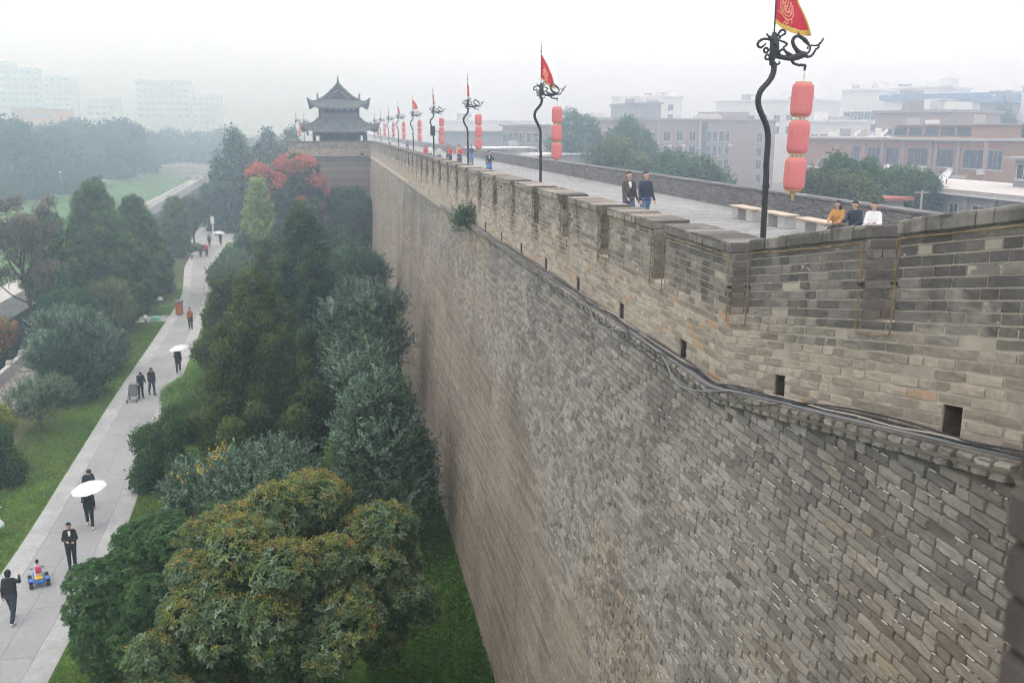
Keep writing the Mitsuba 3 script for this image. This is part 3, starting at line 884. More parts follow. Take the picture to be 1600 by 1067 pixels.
core = numbered(tower + '__core'); put(core, box(TX - 2.35, TX + 2.35, TY - 2.6, TY + 2.6, 11.98, 15.4), 'dark_timber')
for k, (x0, x1) in enumerate(((-1.9, -0.75), (-0.58, 0.58), (0.75, 1.9))):
    part(core, 'door_panel', box(TX + x0, TX + x1, TY - 2.66, TY - 2.59, 12.1, 14.3), 'dark_timber')
for x in (-3.1, -2.3, -0.8, 0.8, 2.3, 3.1):
    for y in (-3.4, 3.4):
        part(tower, 'column', tube([[TX + x, TY + y, 12.0], [TX + x, TY + y, 14.75]], 0.16, 10), 'dark_timber', smooth=40)
for x in (-3.1, 3.1):
    for y in (-1.2, 1.2):
        part(tower, 'column', tube([[TX + x, TY + y, 12.0], [TX + x, TY + y, 14.75]], 0.16, 10), 'dark_timber', smooth=40)
part(tower, 'lintel', cat(box(TX - 3.25, TX + 3.25, TY - 3.5, TY - 3.3, 14.3, 14.75), box(TX - 3.25, TX + 3.25, TY + 3.3, TY + 3.5, 14.3, 14.75), box(TX - 3.24, TX - 3.0, TY - 3.3, TY + 3.3, 14.3, 14.75), box(TX + 3.0, TX + 3.24, TY - 3.3, TY + 3.3, 14.3, 14.75)), 'dark_timber')
for x in (-2.95, 2.32):
    part(tower, 'balustrade', box(TX + x, TX + x + 0.62, TY - 3.45, TY - 3.37, 12.0, 13.0), 'dark_timber')
LR = (4.45, 4.6, 14.85, 16.35, 2.42, 2.6, 0.85, 0.55)
lower = numbered(tower + '__lower_roof'); put(lower, roof(*LR), 'roof_tile')
part(lower, 'tile_row', tile_ribs(*LR, 0.30), 'roof_tile', kind='stuff')
for sx in (-1, 1):
    for sy in (-1, 1):
        a = np.linspace(0, 1, 9)
        X, Y = LR[0] + (LR[4] - LR[0]) * a, LR[1] + (LR[5] - LR[1]) * a
        z = LR[2] + (LR[3] - LR[2]) * a ** (1 + LR[7]) + LR[6] * (1 - a) ** 2 + 0.08
        part(lower, 'hip_ridge', ridge_bar(np.stack([sx * X * (1 + .05 * (1 - a)), sy * Y * (1 + .05 * (1 - a)), z], -1), 0.13), 'roof_tile')
        for q, (dx, h) in enumerate(((0.35, 0.28), (0.75, 0.24), (1.6, 0.34))):
            i = dx / 2.0
            part(lower, 'ridge_beast', cat(tube([[TX + sx * (LR[0] - dx), TY + sy * (LR[1] - dx), 15.55 - 0.35 * i], [TX + sx * (LR[0] - dx), TY + sy * (LR[1] - dx), 15.6 + h], [TX + sx * (LR[0] - dx - .12), TY + sy * (LR[1] - dx), 15.72 + h]], [0.09, 0.07, 0.03], 6)), 'roof_tile')
upper = numbered(tower + '__upper_wall'); put(upper, box(TX - 2.3, TX + 2.3, TY - 2.5, TY + 2.5, 15.3, 17.75), 'tower_wall')
for x in (-2.3, 2.3):
    part(upper, 'corner_post', box(TX + x - .12, TX + x + .12, TY - 2.6, TY - 2.42, 16.0, 17.72), 'dark_timber')
part(upper, 'bracket_frieze', cat(*[box(TX + x - .16, TX + x + .16, TY - 2.95, TY - 2.5, 17.25, 17.72) for x in np.arange(-2.1, 2.2, 0.7)], box(TX - 2.42, TX + 2.42, TY - 2.62, TY - 2.5, 17.0, 17.26)), 'dark_timber')
UR = (3.5, 3.9, 17.62, 18.55, 2.35, 2.55, 0.95, 0.35)
ur = numbered(tower + '__upper_roof'); put(ur, roof(*UR), 'roof_tile')
part(ur, 'tile_row', tile_ribs(*UR, 0.28), 'roof_tile', kind='stuff')
# gabled top: ridge along Y, concave slopes left and right
a = np.linspace(0, 1, 11)
gx = 2.38 * (1 - a); gz = 18.50 + 1.95 * (a ** 1.35)
for sg in (-1, 1):
    P = np.stack([np.stack([TX + sg * gx, 0 * a + TY + y, gz], -1) for y in (-2.75, 2.75)], 1)
    Q = P.copy(); Q[..., 2] -= 0.15
    part(ur, 'gable_slope', cat(grid_sheet(P), grid_sheet(Q), grid_sheet(np.stack([P[:, 0], Q[:, 0]], 1)), grid_sheet(np.stack([P[:, 1], Q[:, 1]], 1))), 'roof_tile')
    part(ur, 'verge_ridge', tube(np.stack([TX + sg * gx, 0 * a + TY - 2.7, gz + 0.06], -1), 0.12, 6), 'roof_tile')
    for y in np.arange(-2.4, 2.5, 0.3):
        part(ur, 'tile_ridge', tube(np.stack([TX + sg * gx[:9], 0 * a[:9] + TY + y, gz[:9] + 0.03], -1), 0.06, 5), 'roof_tile')
part(ur, 'gable_board', (np.array([[TX - 1.75, TY - 2.55, 18.5], [TX + 1.75, TY - 2.55, 18.5], [TX, TY - 2.55, 20.1]]), np.array([[0, 1, 2]])), 'dark_timber')
part(ur, 'gable_frame', cat(*[tube([[TX - 1.35 * s, TY - 2.6, 18.62], [TX, TY - 2.6, 19.75]], 0.10, 4) for s in (-1, 1)]), 'tower_wall')
for sx in (-1, 1):
    part(ur, 'ridge_beast', tube([[TX + sx * 2.45, TY - 2.8, 18.6], [TX + sx * 2.5, TY - 2.8, 19.1], [TX + sx * 2.42, TY - 2.8, 19.35]], [0.14, 0.10, 0.03], 6), 'roof_tile')
    for sy in (-1, 1):
        b = np.linspace(0, 1, 7)
        X, Y = UR[0] + (UR[4] - UR[0]) * b, UR[1] + (UR[5] - UR[1]) * b
        z = UR[2] + (UR[3] - UR[2]) * b ** (1 + UR[7]) + UR[6] * (1 - b) ** 2 + 0.08
        part(ur, 'hip_ridge', ridge_bar(np.stack([sx * X * (1 + .05 * (1 - b)), sy * Y * (1 + .05 * (1 - b)), z], -1), 0.12), 'roof_tile')
part(ur, 'main_ridge', cat(box(TX - .13, TX + .13, TY - 2.75, TY + 2.75, 20.4, 20.68)), 'roof_tile')
part(ur, 'finial', tube([[TX, TY - 2.7, 20.5], [TX, TY - 2.7, 21.0], [TX + .03, TY - 2.7, 21.5]], [0.15, 0.08, 0.02], 7), 'roof_tile')

# ------------------------------------------------------------------ dragon lamps, lantern strings, flags
LZ = 4.08                                        # dragon centre above the walkway
def px(u, v, r, off=0.0):
    return [(u - 318) / 1125.0, off, LZ + (667 - v) / 1125.0, r / 1125.0]


def stroke(pts, n=None, sides=8, wob=0.0):
    P = np.array([px(*p) if len(p) == 3 else px(*p) for p in pts])
    Q = spline(P, n or max(6, 4 * len(P)))
    return tube(Q[:, :3], np.maximum(Q[:, 3], 0.003), sides)


def ring(u, v, R_, r, off):
    a = np.linspace(0.6, 2 * np.pi * 0.97 + 0.6, 18)
    P = np.array([px(u + R_ * math.cos(x), v + R_ * math.sin(x), r, off) for x in a])
    return tube(P[:, :3], P[:, 3], 7)


dragon = cat(
    stroke([(318, 900, 30), (325, 800, 46, 0.0), (345, 700, 64), (345, 610, 64), (335, 540, 52), (335, 490, 36), (332, 455, 24)], 24, 10),
    stroke([(330, 760, 28), (430, 785, 34), (540, 800, 36), (640, 795, 46), (740, 765, 50), (800, 745, 42), (835, 740, 20)], 26, 10),
    stroke([(770, 745, 40), (690, 700, 32), (638, 640, 27), (613, 580, 25), (635, 525, 24), (690, 505, 22), (745, 525, 26), (805, 565, 30), (850, 610, 20), (884, 640, 12)], 30, 9),
    stroke([(715, 515, 16), (685, 465, 15), (660, 430, 10)], 8, 7),
    stroke([(830, 745, 18), (868, 712, 14), (884, 662, 12), (886, 636, 11), (960, 628, 12), (1008, 612, 15), (1056, 560, 14), (1078, 520, 5)], 26, 7),
    stroke([(825, 772, 22), (900, 770, 18), (940, 732, 16), (970, 680, 15), (1008, 652, 15), (1004, 614, 12)], 18, 7),
    stroke([(850, 640, 10), (845, 670, 10), (870, 660, 7)], 6, 6),
    stroke([(615, 815, 26), (645, 868, 20), (720, 892, 19), (800, 895, 18)], 14, 8), stroke([(795, 895, 18), (824, 897, 19), (824, 920, 18), (822, 968, 17)], 8, 8),
    stroke([(640, 770, 12, .01), (540, 722, 18, .015), (492, 660, 14, .02), (540, 618, 17, .02), (490, 585, 15, .02), (410, 560, 16, .02)], 22, 7),
    stroke([(470, 780, 16, -.02), (425, 705, 18, -.02), (470, 690, 18, -.02), (520, 740, 16, -.02), (610, 775, 10, -.01)], 18, 7),
    stroke([(300, 565, 18, .02), (220, 546, 18, .04), (150, 572, 19, .05), (120, 622, 18, .05), (152, 660, 17, .05), (205, 640, 14, .04), (232, 605, 10, .03)], 24, 7),
    ring(240, 700, 32, 15, 0.03), ring(240, 795, 32, 15, -0.02), stroke([(300, 690, 22), (275, 690, 16)], 4, 6), stroke([(310, 775, 22), (270, 780, 15)], 4, 6),
    stroke([(300, 560, 22, -.02), (235, 522, 17, -.04), (188, 485, 6, -.05)], 8, 6),
    stroke([(375, 520, 16, -.02), (398, 452, 16, -.03), (450, 432, 16, -.03), (482, 470, 15, -.03), (445, 500, 14, -.02), (420, 545, 14, -.01)], 18, 7),
    ring(405, 520, 26, 12, 0.03),
    stroke([(360, 850, 18), (398, 887, 16), (436, 874, 14), (424, 846, 9)], 12, 7),
    stroke([(350, 600, 24, .05), (390, 640, 26, .06), (380, 700, 24, .06), (330, 730, 22, .055)], 12, 7),
    stroke([(310, 610, 22, -.05), (360, 650, 24, -.06), (350, 720, 22, -.06)], 10, 7))
pole_px = [(1206, 96), (1206, 112), (1199, 124), (1187, 137), (1183, 150), (1186, 164), (1193, 178), (1199, 192), (1201, 208), (1200.5, 225), (1200, 260)]
pole_pts = [[(x + (y - 75) * 0.03 - 1204) / 122.0, 0, LZ + (75 - y) * 0.0083, 0.042] for x, y in pole_px] + [[0.016, 0, 1.6, 0.038], [0.016, 0, 0.0, 0.041]]
pole_pts = np.array(pole_pts); pole_pts[:11, 3] = np.linspace(0.036, 0.037, 11)
pq = np.vstack([spline(pole_pts[:11], 50), pole_pts[11:]])
pole_mesh = cat(tube(pq[:, :3], pq[:, 3], 12), tube([[0.016, 0, 2.36], [0.016, 0, 2.42]], 0.045, 12), tube([[0.016, 0, 0], [0.016, 0, 0.06]], 0.11, 12))
staff_mesh = cat(tube([[0.012, 0, LZ + .18], [0.012, 0, LZ + 1.12]], 0.009, 6), tube([[0.012, 0, LZ + .95], [0.012, 0, LZ + .985], [0.012, 0, LZ + 1.02]], [0.008, 0.018, 0.008], 8), tube([[0.012, 0, LZ + 1.10], [0.012, 0, LZ + 1.2]], [0.008, 0.002], 6))

HX = (822 - 318) / 1125.0
TH = 24
ribs = 1 - 0.075 * (1 - np.abs(np.sin(np.arange(96) * np.pi * 14 / 96)) ** 0.6)
def lantern_mesh(z0):
    h = 0.42
    prof = [(0.075, 0), (0.105, 0.008), (0.125, 0.03), (0.135, 0.06), (0.137, 0.12), (0.138, h / 2), (0.137, h - .12), (0.135, h - .06), (0.125, h - .03), (0.105, h - .008), (0.075, h)]
    v, f = lathe(prof, 96, ribs); v[:, 2] += z0; return v, f


def rim(z, r, h):
    v, f = lathe([(0.0, 0), (r, 0), (r, h), (0.0, h)], 24); v[:, 2] += z; return v, f


lantern_zs = [-0.545, -1.005, -1.465]
lan = [lantern_mesh(z) for z in lantern_zs]
rims_top = [rim(z + .408, 0.100, 0.018) for z in lantern_zs]
rims_bot = [rim(z - .006, 0.100, 0.018) for z in lantern_zs]
conn = cat(*[tube([[x, y, -0.60 - 0.46 * k + .037], [x, y, -0.545 - 0.46 * k]], 0.004, 4) for k in range(0) for x, y in ((0, 0),)] or [tube([[0, 0, -0.545], [0, 0, 0]], 0.004, 5)],
           *[tube([[0.055 * math.cos(t), 0.055 * math.sin(t), z + .42], [0.055 * math.cos(t), 0.055 * math.sin(t), z + .46]], 0.004, 4) for z in lantern_zs[1:] for t in np.arange(6) * math.pi / 3],
           tube(np.array([[0.02 * math.cos(t), 0, -0.055 + 0.02 * math.sin(t)] for t in np.linspace(0, 6.0, 12)]), 0.003, 4))
tassel = cat(lathe([(0.0, -1.465), (0.05, -1.48), (0.035, -1.50), (0.018, -1.515), (0.022, -1.53), (0.006, -1.60), (0.0, -1.60)], 12))


def pennant(tipx, tipz, h=0.62, ripple=0.03, seed=0, side=0.0):
    n, m = 25, 25
    a, b = np.meshgrid(np.linspace(0, 1, n), np.linspace(0, 1, m), indexing='ij')
    z0 = LZ + 0.30
    hoist = np.stack([0 * a + 0.012, 0 * a, z0 + h * a], -1)
    tip = np.array([tipx, side, z0 + tipz])
    bb = b[..., None]
    P = hoist * (1 - bb) + tip * bb
    bulge = (np.sin(np.pi * b) * a)
    P[..., 0] += 0.05 * bulge * tipx / 0.5
    P[..., 2] += 0.04 * bulge - 0.05 * np.sin(np.pi * b) * (1 - a)
    P[..., 1] += ripple * np.sin(b * 9 + seed + a * 3) * np.sin(np.pi * b * 0.5 + .2) * (1 - 0.3 * b)
    v, f = grid_sheet(P)
    af, bf = a.reshape(-1)[f].mean(1), b.reshape(-1)[f].mean(1)
    w = 0.075 / np.maximum(1 - bf, 0.1)
    trim = (af < w) | (af > 1 - 0.45 * w) | (bf > 0.92)
    sel = lambda k: (v, f[k])
    def at(x, y):
        i, j = x * (n - 1), y * (m - 1)
        return P[int(round(i)), int(round(j))]
    return sel(~trim), sel(trim), P, (n, m)


def emblem(P):
    n, m = P.shape[:2]
    def at(x, y):
        i, j = np.clip(x, 0, 1) * (n - 1), np.clip(y, 0, 1) * (m - 1)
        i0, j0 = min(int(i), n - 2), min(int(j), m - 2); fi, fj = i - i0, j - j0
        return (P[i0, j0] * (1 - fi) + P[i0 + 1, j0] * fi) * (1 - fj) + (P[i0, j0 + 1] * (1 - fi) + P[i0 + 1, j0 + 1] * fi) * fj
    out = []
    def line(pts, r=0.006):
        out.append(tube(np.array([at(*p) for p in spline(np.array([(x, y, 0) for x, y in pts]), 5 * len(pts))[:, :2]]), r, 5))
    c = (0.44, 0.27)
    t = np.linspace(0.3, 5.2, 12)
    line([(c[0] + 0.20 * math.cos(x), c[1] + 0.15 * math.sin(x)) for x in t])
    line([(c[0] + 0.13 * math.cos(-x), c[1] + 0.10 * math.sin(-x)) for x in t])
    line([(c[0] + 0.06 * math.cos(x + 1), c[1] + 0.05 * math.sin(x + 1)) for x in t], 0.008)
    for k in range(5):
        line([(c[0] + 0.02 - 0.05 * k * .4, c[1] - 0.12 + 0.05 * k), (c[0] + 0.12, c[1] - 0.10 + 0.05 * k), (c[0] + 0.22 + .02 * (k % 2), c[1] - 0.12 + 0.06 * k)])
    line([(0.26, 0.26), (0.16, 0.27), (0.13, 0.22)]); line([(0.26, 0.30), (0.17, 0.33), (0.13, 0.30)]); line([(0.16, 0.27), (0.13, 0.31)])
    line([(0.30, 0.16), (0.26, 0.11), (0.28, 0.07)]); line([(0.30, 0.38), (0.24, 0.42), (0.21, 0.40)])
    return cat(*out)


ORD = ['nearest', 'second nearest', 'third nearest', 'fourth nearest', 'fifth nearest', 'sixth nearest', 'seventh nearest', 'eighth nearest', 'ninth nearest']
lamp_y = [11.57, 25.16, 38.98, 52.18, 65.21, 79.44, 92.55, 107.5, 122.0]
spots = [(5.42, y) for y in lamp_y] + [(-3.85, 117.5), (-3.2, 127.5)]
flags = [(0.50, -0.15), (0.40, -0.27), (0.10, -0.02), (0.10, -0.02), (0.38, 0.02), (0.20, -0.14), (0.06, 0.0), (0.07, 0.0), (0.07, 0.0), (0.10, 0.0), (0.06, 0)]
for i, ((x, y), (tx, tz)) in enumerate(zip(spots, flags)):
    o = TW((x, y, 12.0), 0.0)
    wh = f'{ORD[i]} on the wall' if i < 9 else ('left of the watchtower, leftmost' if i == 9 else 'just left of the watchtower eave')
    p = thing('lamp_post', f'black curved dragon lamp post, {wh}', 'lamp post', 'dragon lamp posts along the wall')
    part(p, 'pole', pole_mesh, 'iron', smooth=50, tw=o); part(p, 'dragon', dragon, 'iron', smooth=60, tw=o); part(p, 'flag_staff', staff_mesh, 'iron', tw=o)
    if i == 3: part(p, 'control_box', bevel_box(-0.17, 0.08, -0.22, -0.04, 2.75, 3.25, 0.01), 'iron', tw=o)
    fl = thing('pennant', f'red gold-trimmed pennant above the lamp {wh}', 'flag', 'pennants on the lamp posts')
    cloth, trim, P, _ = pennant(tx, tz, seed=i * 1.7, ripple=0.03 if tx > .15 else 0.06)
    part(fl, 'cloth', cloth, 'flag_red', smooth=True, tw=o); part(fl, 'trim', trim, 'flag_gold', smooth=True, tw=o)
    if i < 5: part(fl, 'emblem', emblem(P), 'flag_emblem', tw=o)
    st = thing('lantern_string', f'three red lanterns on the lamp {wh}', 'lanterns', 'lantern strings on the lamp posts')
    to = mi.ScalarTransform4f().translate([x + HX, y, 12.0 + LZ - 0.285]).rotate([0, 1, 0], 2.2 if i == 0 else 0.3)
    for k in range(3):
        q = part(st, 'lantern', lan[k], 'lantern_red', smooth=40, tw=to)
        part(q, 'gold_rim', rims_top[k], 'gold', tw=to); part(q, 'gold_rim', rims_bot[k], 'gold', tw=to)
    part(st, 'cord', conn, 'gold', tw=to); part(st, 'tassel', tassel, 'gold', tw=to)

# ------------------------------------------------------------------ benches on the walkway
for i, (y0, w) in enumerate(((25.75, 'nearest to the seated trio'), (28.3, 'behind the nearest lamp post'), (30.75, 'farthest up the walkway'))):
    b = thing('bench', f'stone bench with wooden seat {w}', 'bench', 'stone benches along the inner parapet')
    x0 = 14.02
    part(b, 'seat', bevel_box(x0 - 0.05, x0 + 0.45, y0 - 0.05, y0 + 1.85, 12.40, 12.46, 0.01), 'plank')
    for y in (y0 + 0.05, y0 + 1.25): part(b, 'leg', bevel_box(x0, x0 + 0.40, y, y + 0.5, 12.0, 12.397, 0.012), 'pale_stone')
b = thing('bench', 'bench under the seated trio', 'bench', 'stone benches along the inner parapet')
part(b, 'seat', bevel_box(13.55, 14.05, 22.85, 25.0, 12.34, 12.40, 0.01), 'plank')
for y in (22.95, 24.4): part(b, 'leg', bevel_box(13.6, 14.0, y, y + .5, 12.0, 12.337, 0.012), 'pale_stone')

# ------------------------------------------------------------------ plants
def unit(v):
    return v / (np.linalg.norm(v, axis=-1, keepdims=True) + 1e-12)


def leaves(P, D, N, L, W, fold_=0.25):
    """one folded rhombic leaf (4 corners, 2 triangles) at each P along D, facing N"""
    D = unit(D); S = unit(np.cross(D, N)); N2 = np.cross(S, D)
    L, W = np.asarray(L)[:, None], np.asarray(W)[:, None]
    mid = P + D * L * 0.5
    a, b, c, d = P, mid + S * W * 0.5 + N2 * W * fold_, P + D * L - N2 * L * 0.12, mid - S * W * 0.5 + N2 * W * fold_
    V = np.stack([a, b, c, d], 1).reshape(-1, 3)
    n = len(P); k = np.arange(n)[:, None] * 4
    return V, np.vstack([k + [0, 1, 2], k + [0, 2, 3]])


def sphere_dirs(n, rg):
    return unit(rg.normal(size=(n, 3)))


def lobes_points(lobes, n, rg, depth=0.25, up=0.0, keep=0.82):
    """points and outward directions on the skin of a union of ellipsoids (cx, cy, cz, rx, ry, rz)"""
    L = np.asarray(lobes, float)
    area = (L[:, 3] * L[:, 4] + L[:, 4] * L[:, 5] + L[:, 3] * L[:, 5])
    k = rg.choice(len(L), int(n * 1.9), p=area / area.sum())
    d = sphere_dirs(len(k), rg)
    d[:, 2] += up; d = unit(d)
    r = 1 - depth * rg.random(len(k)) ** 1.6
    P = L[k, :3] + d * L[k, 3:] * r[:, None]
    Nn = unit(d / L[k, 3:])
    inside = np.zeros(len(k), bool)
    for j in range(len(L)):
        q = (P - L[j, :3]) / L[j, 3:]
        inside |= ((q ** 2).sum(1) < keep ** 2) & (k != j)
    P, Nn, k = P[~inside][:n], Nn[~inside][:n], k[~inside][:n]
    return P, Nn, k


def tint(n_leaf, palette, rg, P=None, var=0.22, scale=1.2):
    pal = np.asarray(palette, float)
    w = rg.random(n_leaf)
    c = pal[rg.integers(0, len(pal), n_leaf)] * (1 - w[:, None] * 0.5) + pal[rg.integers(0, len(pal), n_leaf)] * w[:, None] * 0.5
    c = c * (1 + var * (rg.random(n_leaf)[:, None] - 0.5) * 2)
    if P is not None:
        c = c * (0.72 + 0.56 * meshkit.noise(P * scale, 5))[:, None]
    return np.clip(c * 1.3, 0.004, 0.8)


def per_vertex(c):
    return np.repeat(c, 4, 0)


def blob(center, R_, n, rg, squash=1.0, lr=(0.35, 0.55), fill=0.75):
    """lobes scattered in an ellipsoid envelope R_=(rx, ry, rz)"""
    d = sphere_dirs(n, rg); r = fill * rg.random(n) ** 0.4
    C = np.asarray(center) + d * np.asarray(R_) * r[:, None]
    s = (lr[0] + (lr[1] - lr[0]) * rg.random(n))[:, None] * np.asarray(R_)
    s = np.minimum(s, s.min(1, keepdims=True) * 1.3)
    return np.hstack([C, s])


def cone_lobes(x, y, z0, z1, R_, n, rg, pw=0.8, lean=0.0, rmin=0.10):
    t = rg.random(n) ** 0.85
    a = rg.random(n) * 2 * np.pi
    rad = R_ * np.maximum(1 - t, 0.0) ** pw
    z = z0 + (z1 - z0) * t
    rr = rad * (0.35 + 0.6 * rg.random(n))
    s = np.maximum(R_ * rmin, rad * (0.30 + 0.16 * rg.random(n)))
    C = np.stack([x + rr * np.cos(a) * 0.85 + lean * t, y + rr * np.sin(a) * 0.85, z], 1)
    lob = np.hstack([C, np.stack([s, s, s * 1.5], 1)])
    sp = np.linspace(0, 1, 14)
    axis = np.stack([x + lean * sp, y + 0 * sp, z0 + (z1 - z0) * sp * 0.97, R_ * (0.05 + 0.72 * (1 - sp) ** pw), R_ * (0.05 + 0.72 * (1 - sp) ** pw), 0.06 * (z1 - z0) + 0 * sp], 1)
    return np.vstack([lob, axis])


def trunk_mesh(x, y, z1, r, lobes, rg, nb=7, lean=(0, 0), split=0.35):
    top = np.array([x + lean[0], y + lean[1], z1])
    pts = np.array([[x, y, -0.05], [x + lean[0] * .3 + rg.normal() * .05, y + lean[1] * .3, z1 * .35], [x + lean[0] * .7, y + lean[1] * .7 + rg.normal() * .08, z1 * .7], top])
    out = [tube(spline(pts, 10), np.linspace(r * 1.15, r * 0.35, 10), 8)]
    L = np.asarray(lobes)
    for k in rg.choice(len(L), min(nb, len(L)), replace=False):
        c = L[k, :3]
        h = min(max(c[2] * split, 0.25 * z1), 0.9 * z1)
        s = np.array([x + lean[0] * h / z1, y + lean[1] * h / z1, h])
        m = (s + c) / 2 + [0, 0, 0.1 * np.linalg.norm(c - s)] + rg.normal(size=3) * 0.06
        out.append(tube(spline(np.array([s, m, c]), 7), np.linspace(r * 0.5, r * 0.10, 7), 6))
    return cat(*out)


def plant(name, label, cat_, group, x, y, lobes, kind, n, size, palette, seed, trunk=None, accent=None, mat_='leaf', depth=0.3, crown='crown'):
    """kind: rosette, small, spray, plume, flat. Returns the key."""
    rg = np.random.default_rng(seed)
    L = np.asarray(lobes, float)
    if kind == 'rosette':
        P, N, k = lobes_points(L, n, rg, depth, up=0.25)
        N = unit(N + [0, 0, 0.55] + rg.normal(size=N.shape) * 0.25)
        m = 9
        a = rg.random(len(P))[:, None] * 6.28 + np.arange(m)[None] * (2 * np.pi / m) + rg.normal(size=(len(P), m)) * 0.15
        e1 = unit(np.cross(N, [0.3, 0.9, 0.1])); e2 = np.cross(N, e1)
        tilt = 0.15 + 0.75 * rg.random((len(P), m))
        D = e1[:, None] * np.cos(a)[..., None] + e2[:, None] * np.sin(a)[..., None] + N[:, None] * tilt[..., None] * 0.9
        D[..., 2] -= 0.15
        Pl = np.repeat(P[:, None], m, 1) + rg.normal(size=(len(P), m, 3)) * size * 0.15
        Nl = np.repeat(N[:, None], m, 1)
        base = tint(len(P), palette, rg, P, 0.25)
        if accent is not None:
            acol, share = accent
            f = meshkit.noise(P * 1.3, 77) * 0.55 + 0.4 * rg.random(len(P)) + 0.30 * N[:, 2]
            hot = f > np.quantile(f, 1 - share)
        if accent is not None:          # flower heads: dense tufts of small petals above some rosettes
            hp, hn = P[hot], N[hot]
            q = 16
            fp = (hp + hn * size * 0.55)[:, None] + rg.normal(size=(len(hp), q, 3)) * size * 0.36
            fd = unit(rg.normal(size=(len(hp), q, 3)) + hn[:, None] * 0.8)
            fc = np.repeat(tint(len(hp), acol, rg, None, 0.3)[:, None], q, 1) * (0.7 + 0.6 * rg.random((len(hp), q, 1)))
            fl_V, fl_F = leaves(fp.reshape(-1, 3), fd.reshape(-1, 3), unit(rg.normal(size=fp.reshape(-1, 3).shape) + [0, 0, 1.0]), size * (0.28 + 0.25 * rg.random(len(hp) * q)), size * (0.18 + 0.1 * rg.random(len(hp) * q)))
            fl_c = per_vertex(fc.reshape(-1, 3))
            base[hot] = base[hot] * [1.3, 1.2, 0.9]
        c = np.repeat(base[:, None], m, 1)
        if False:          # only the inner young leaves of a rosette carry the accent colour
            green = tint(len(P) * m, palette, rg, None, 0.2).reshape(len(P), m, 3)
            mixw = (rg.random((len(P), m)) < 0.45) & hot[:, None]
            c = np.where(mixw[..., None], green, c)
        c = c * (0.8 + 0.4 * rg.random((len(P), m, 1)))
        s = size * (0.7 + 0.6 * rg.random((len(P), m)))
        V, F = leaves(Pl.reshape(-1, 3), D.reshape(-1, 3), Nl.reshape(-1, 3), s.reshape(-1), s.reshape(-1) * 0.40)
        Nc = np.repeat(unit(N)[:, None], m, 1)
        col = per_vertex(c.reshape(-1, 3))
    elif kind == 'spray':
        P, N, k = lobes_points(L, n, rg, depth, up=0.35)
        m = 13
        D0 = unit(N * 0.8 + [0, 0, 0.9] + rg.normal(size=N.shape) * 0.38)
        ln = size * (3.0 + 3.5 * rg.random(len(P)))
        t = (np.arange(m) + 0.5) / m
        Pl = P[:, None] + D0[:, None] * (ln[:, None] * t)[..., None]
        Pl[..., 2] -= 0.10 * ln[:, None] * t ** 2
        r = unit(rg.normal(size=(len(P), m, 3)))
        D = unit(r - (r * D0[:, None]).sum(-1, keepdims=True) * D0[:, None] + D0[:, None] * 0.75)
        base = tint(len(P), palette, rg, P, 0.25)
        if accent is not None:
            acol, share = accent
            f = meshkit.noise(P * 0.8, 31) + 0.3 * rg.random(len(P)) + 0.3 * N[:, 2]
            hot = f > np.quantile(f, 1 - share)
            base[hot] = tint(hot.sum(), acol, rg, None, 0.3)
        c = np.repeat(base[:, None], m, 1) * (0.75 + 0.5 * rg.random((len(P), m, 1)))
        s = size * (0.75 + 0.5 * rg.random((len(P), m)))
        Nl = unit(np.cross(D, np.cross(D0[:, None] + 0 * D, D)) + rg.normal(size=D.shape) * 0.3)
        V, F = leaves(Pl.reshape(-1, 3), D.reshape(-1, 3), Nl.reshape(-1, 3), s.reshape(-1), s.reshape(-1) * 0.42)
        Nc = np.repeat(unit(N + D0 * .5)[:, None], m, 1)
        col = per_vertex(c.reshape(-1, 3))
    else:
        P, N, k = lobes_points(L, n, rg, depth, up=0.1 if kind != 'flat' else 0.25)
        if kind == 'plume':                      # feathery evergreen sprays, several narrow leaves from a point
            m = 4
            D0 = unit(N * 0.75 + [0, 0, 0.55] + rg.normal(size=N.shape) * 0.45)
            D = D0[:, None] + rg.normal(size=(len(P), m, 3)) * 0.42
            Pl = P[:, None] + rg.normal(size=(len(P), m, 3)) * size * 0.45
            wide = 0.30
        else:
            m = 3
            D = N[:, None] * 0.35 + rg.normal(size=(len(P), m, 3)) * 0.75
            if kind == 'flat': D[..., 2] *= 0.35
            Pl = P[:, None] + rg.normal(size=(len(P), m, 3)) * size * 0.8
            wide = 0.55
        base = tint(len(P), palette, rg, P, 0.22 if y < 180 else 0.06, 0.9 if y < 180 else .25)
        if accent is not None:
            acol, share = accent
            f = meshkit.noise(P * 0.75, 13) * 1.7 + 0.3 * rg.random(len(P)) + 0.3 * N[:, 2] + 0.05 * (P[:, 2] - P[:, 2].mean())
            hot = f > np.quantile(f, 1 - share)
            base[hot] = tint(hot.sum(), acol, rg, None, 0.25)
        c = np.repeat(base[:, None], m, 1) * (1 + (0.4 if y < 180 else 0.1) * (rg.random((len(P), m, 1)) - .5))
        s = size * (0.7 + 0.6 * rg.random((len(P), m)))
        Nl = unit(np.repeat(N[:, None], m, 1) + rg.normal(size=D.shape) * 0.5)
        V, F = leaves(Pl.reshape(-1, 3), D.reshape(-1, 3), Nl.reshape(-1, 3), s.reshape(-1), s.reshape(-1) * wide)
        Nc = np.repeat(N[:, None], m, 1)
        col = per_vertex(c.reshape(-1, 3))
    key = thing(name, label, cat_, group)
    Nc = np.repeat(Nc.reshape(-1, 3), 4, 0)
    if y > 180:
        ctr = np.array([x, y, L[:, 2].mean()])
        Nc = unit((V - ctr) / np.maximum(np.ptp(V, axis=0), 1e-3) + [0, -0.1, 0.25])
    v4 = V.reshape(-1, 4, 3)
    fn = np.repeat(unit(np.cross(v4[:, 2] - v4[:, 0], v4[:, 1] - v4[:, 3])), 4, 0)
    fn = fn * np.where((fn * Nc).sum(1, keepdims=True) < 0, -1.0, 1.0)
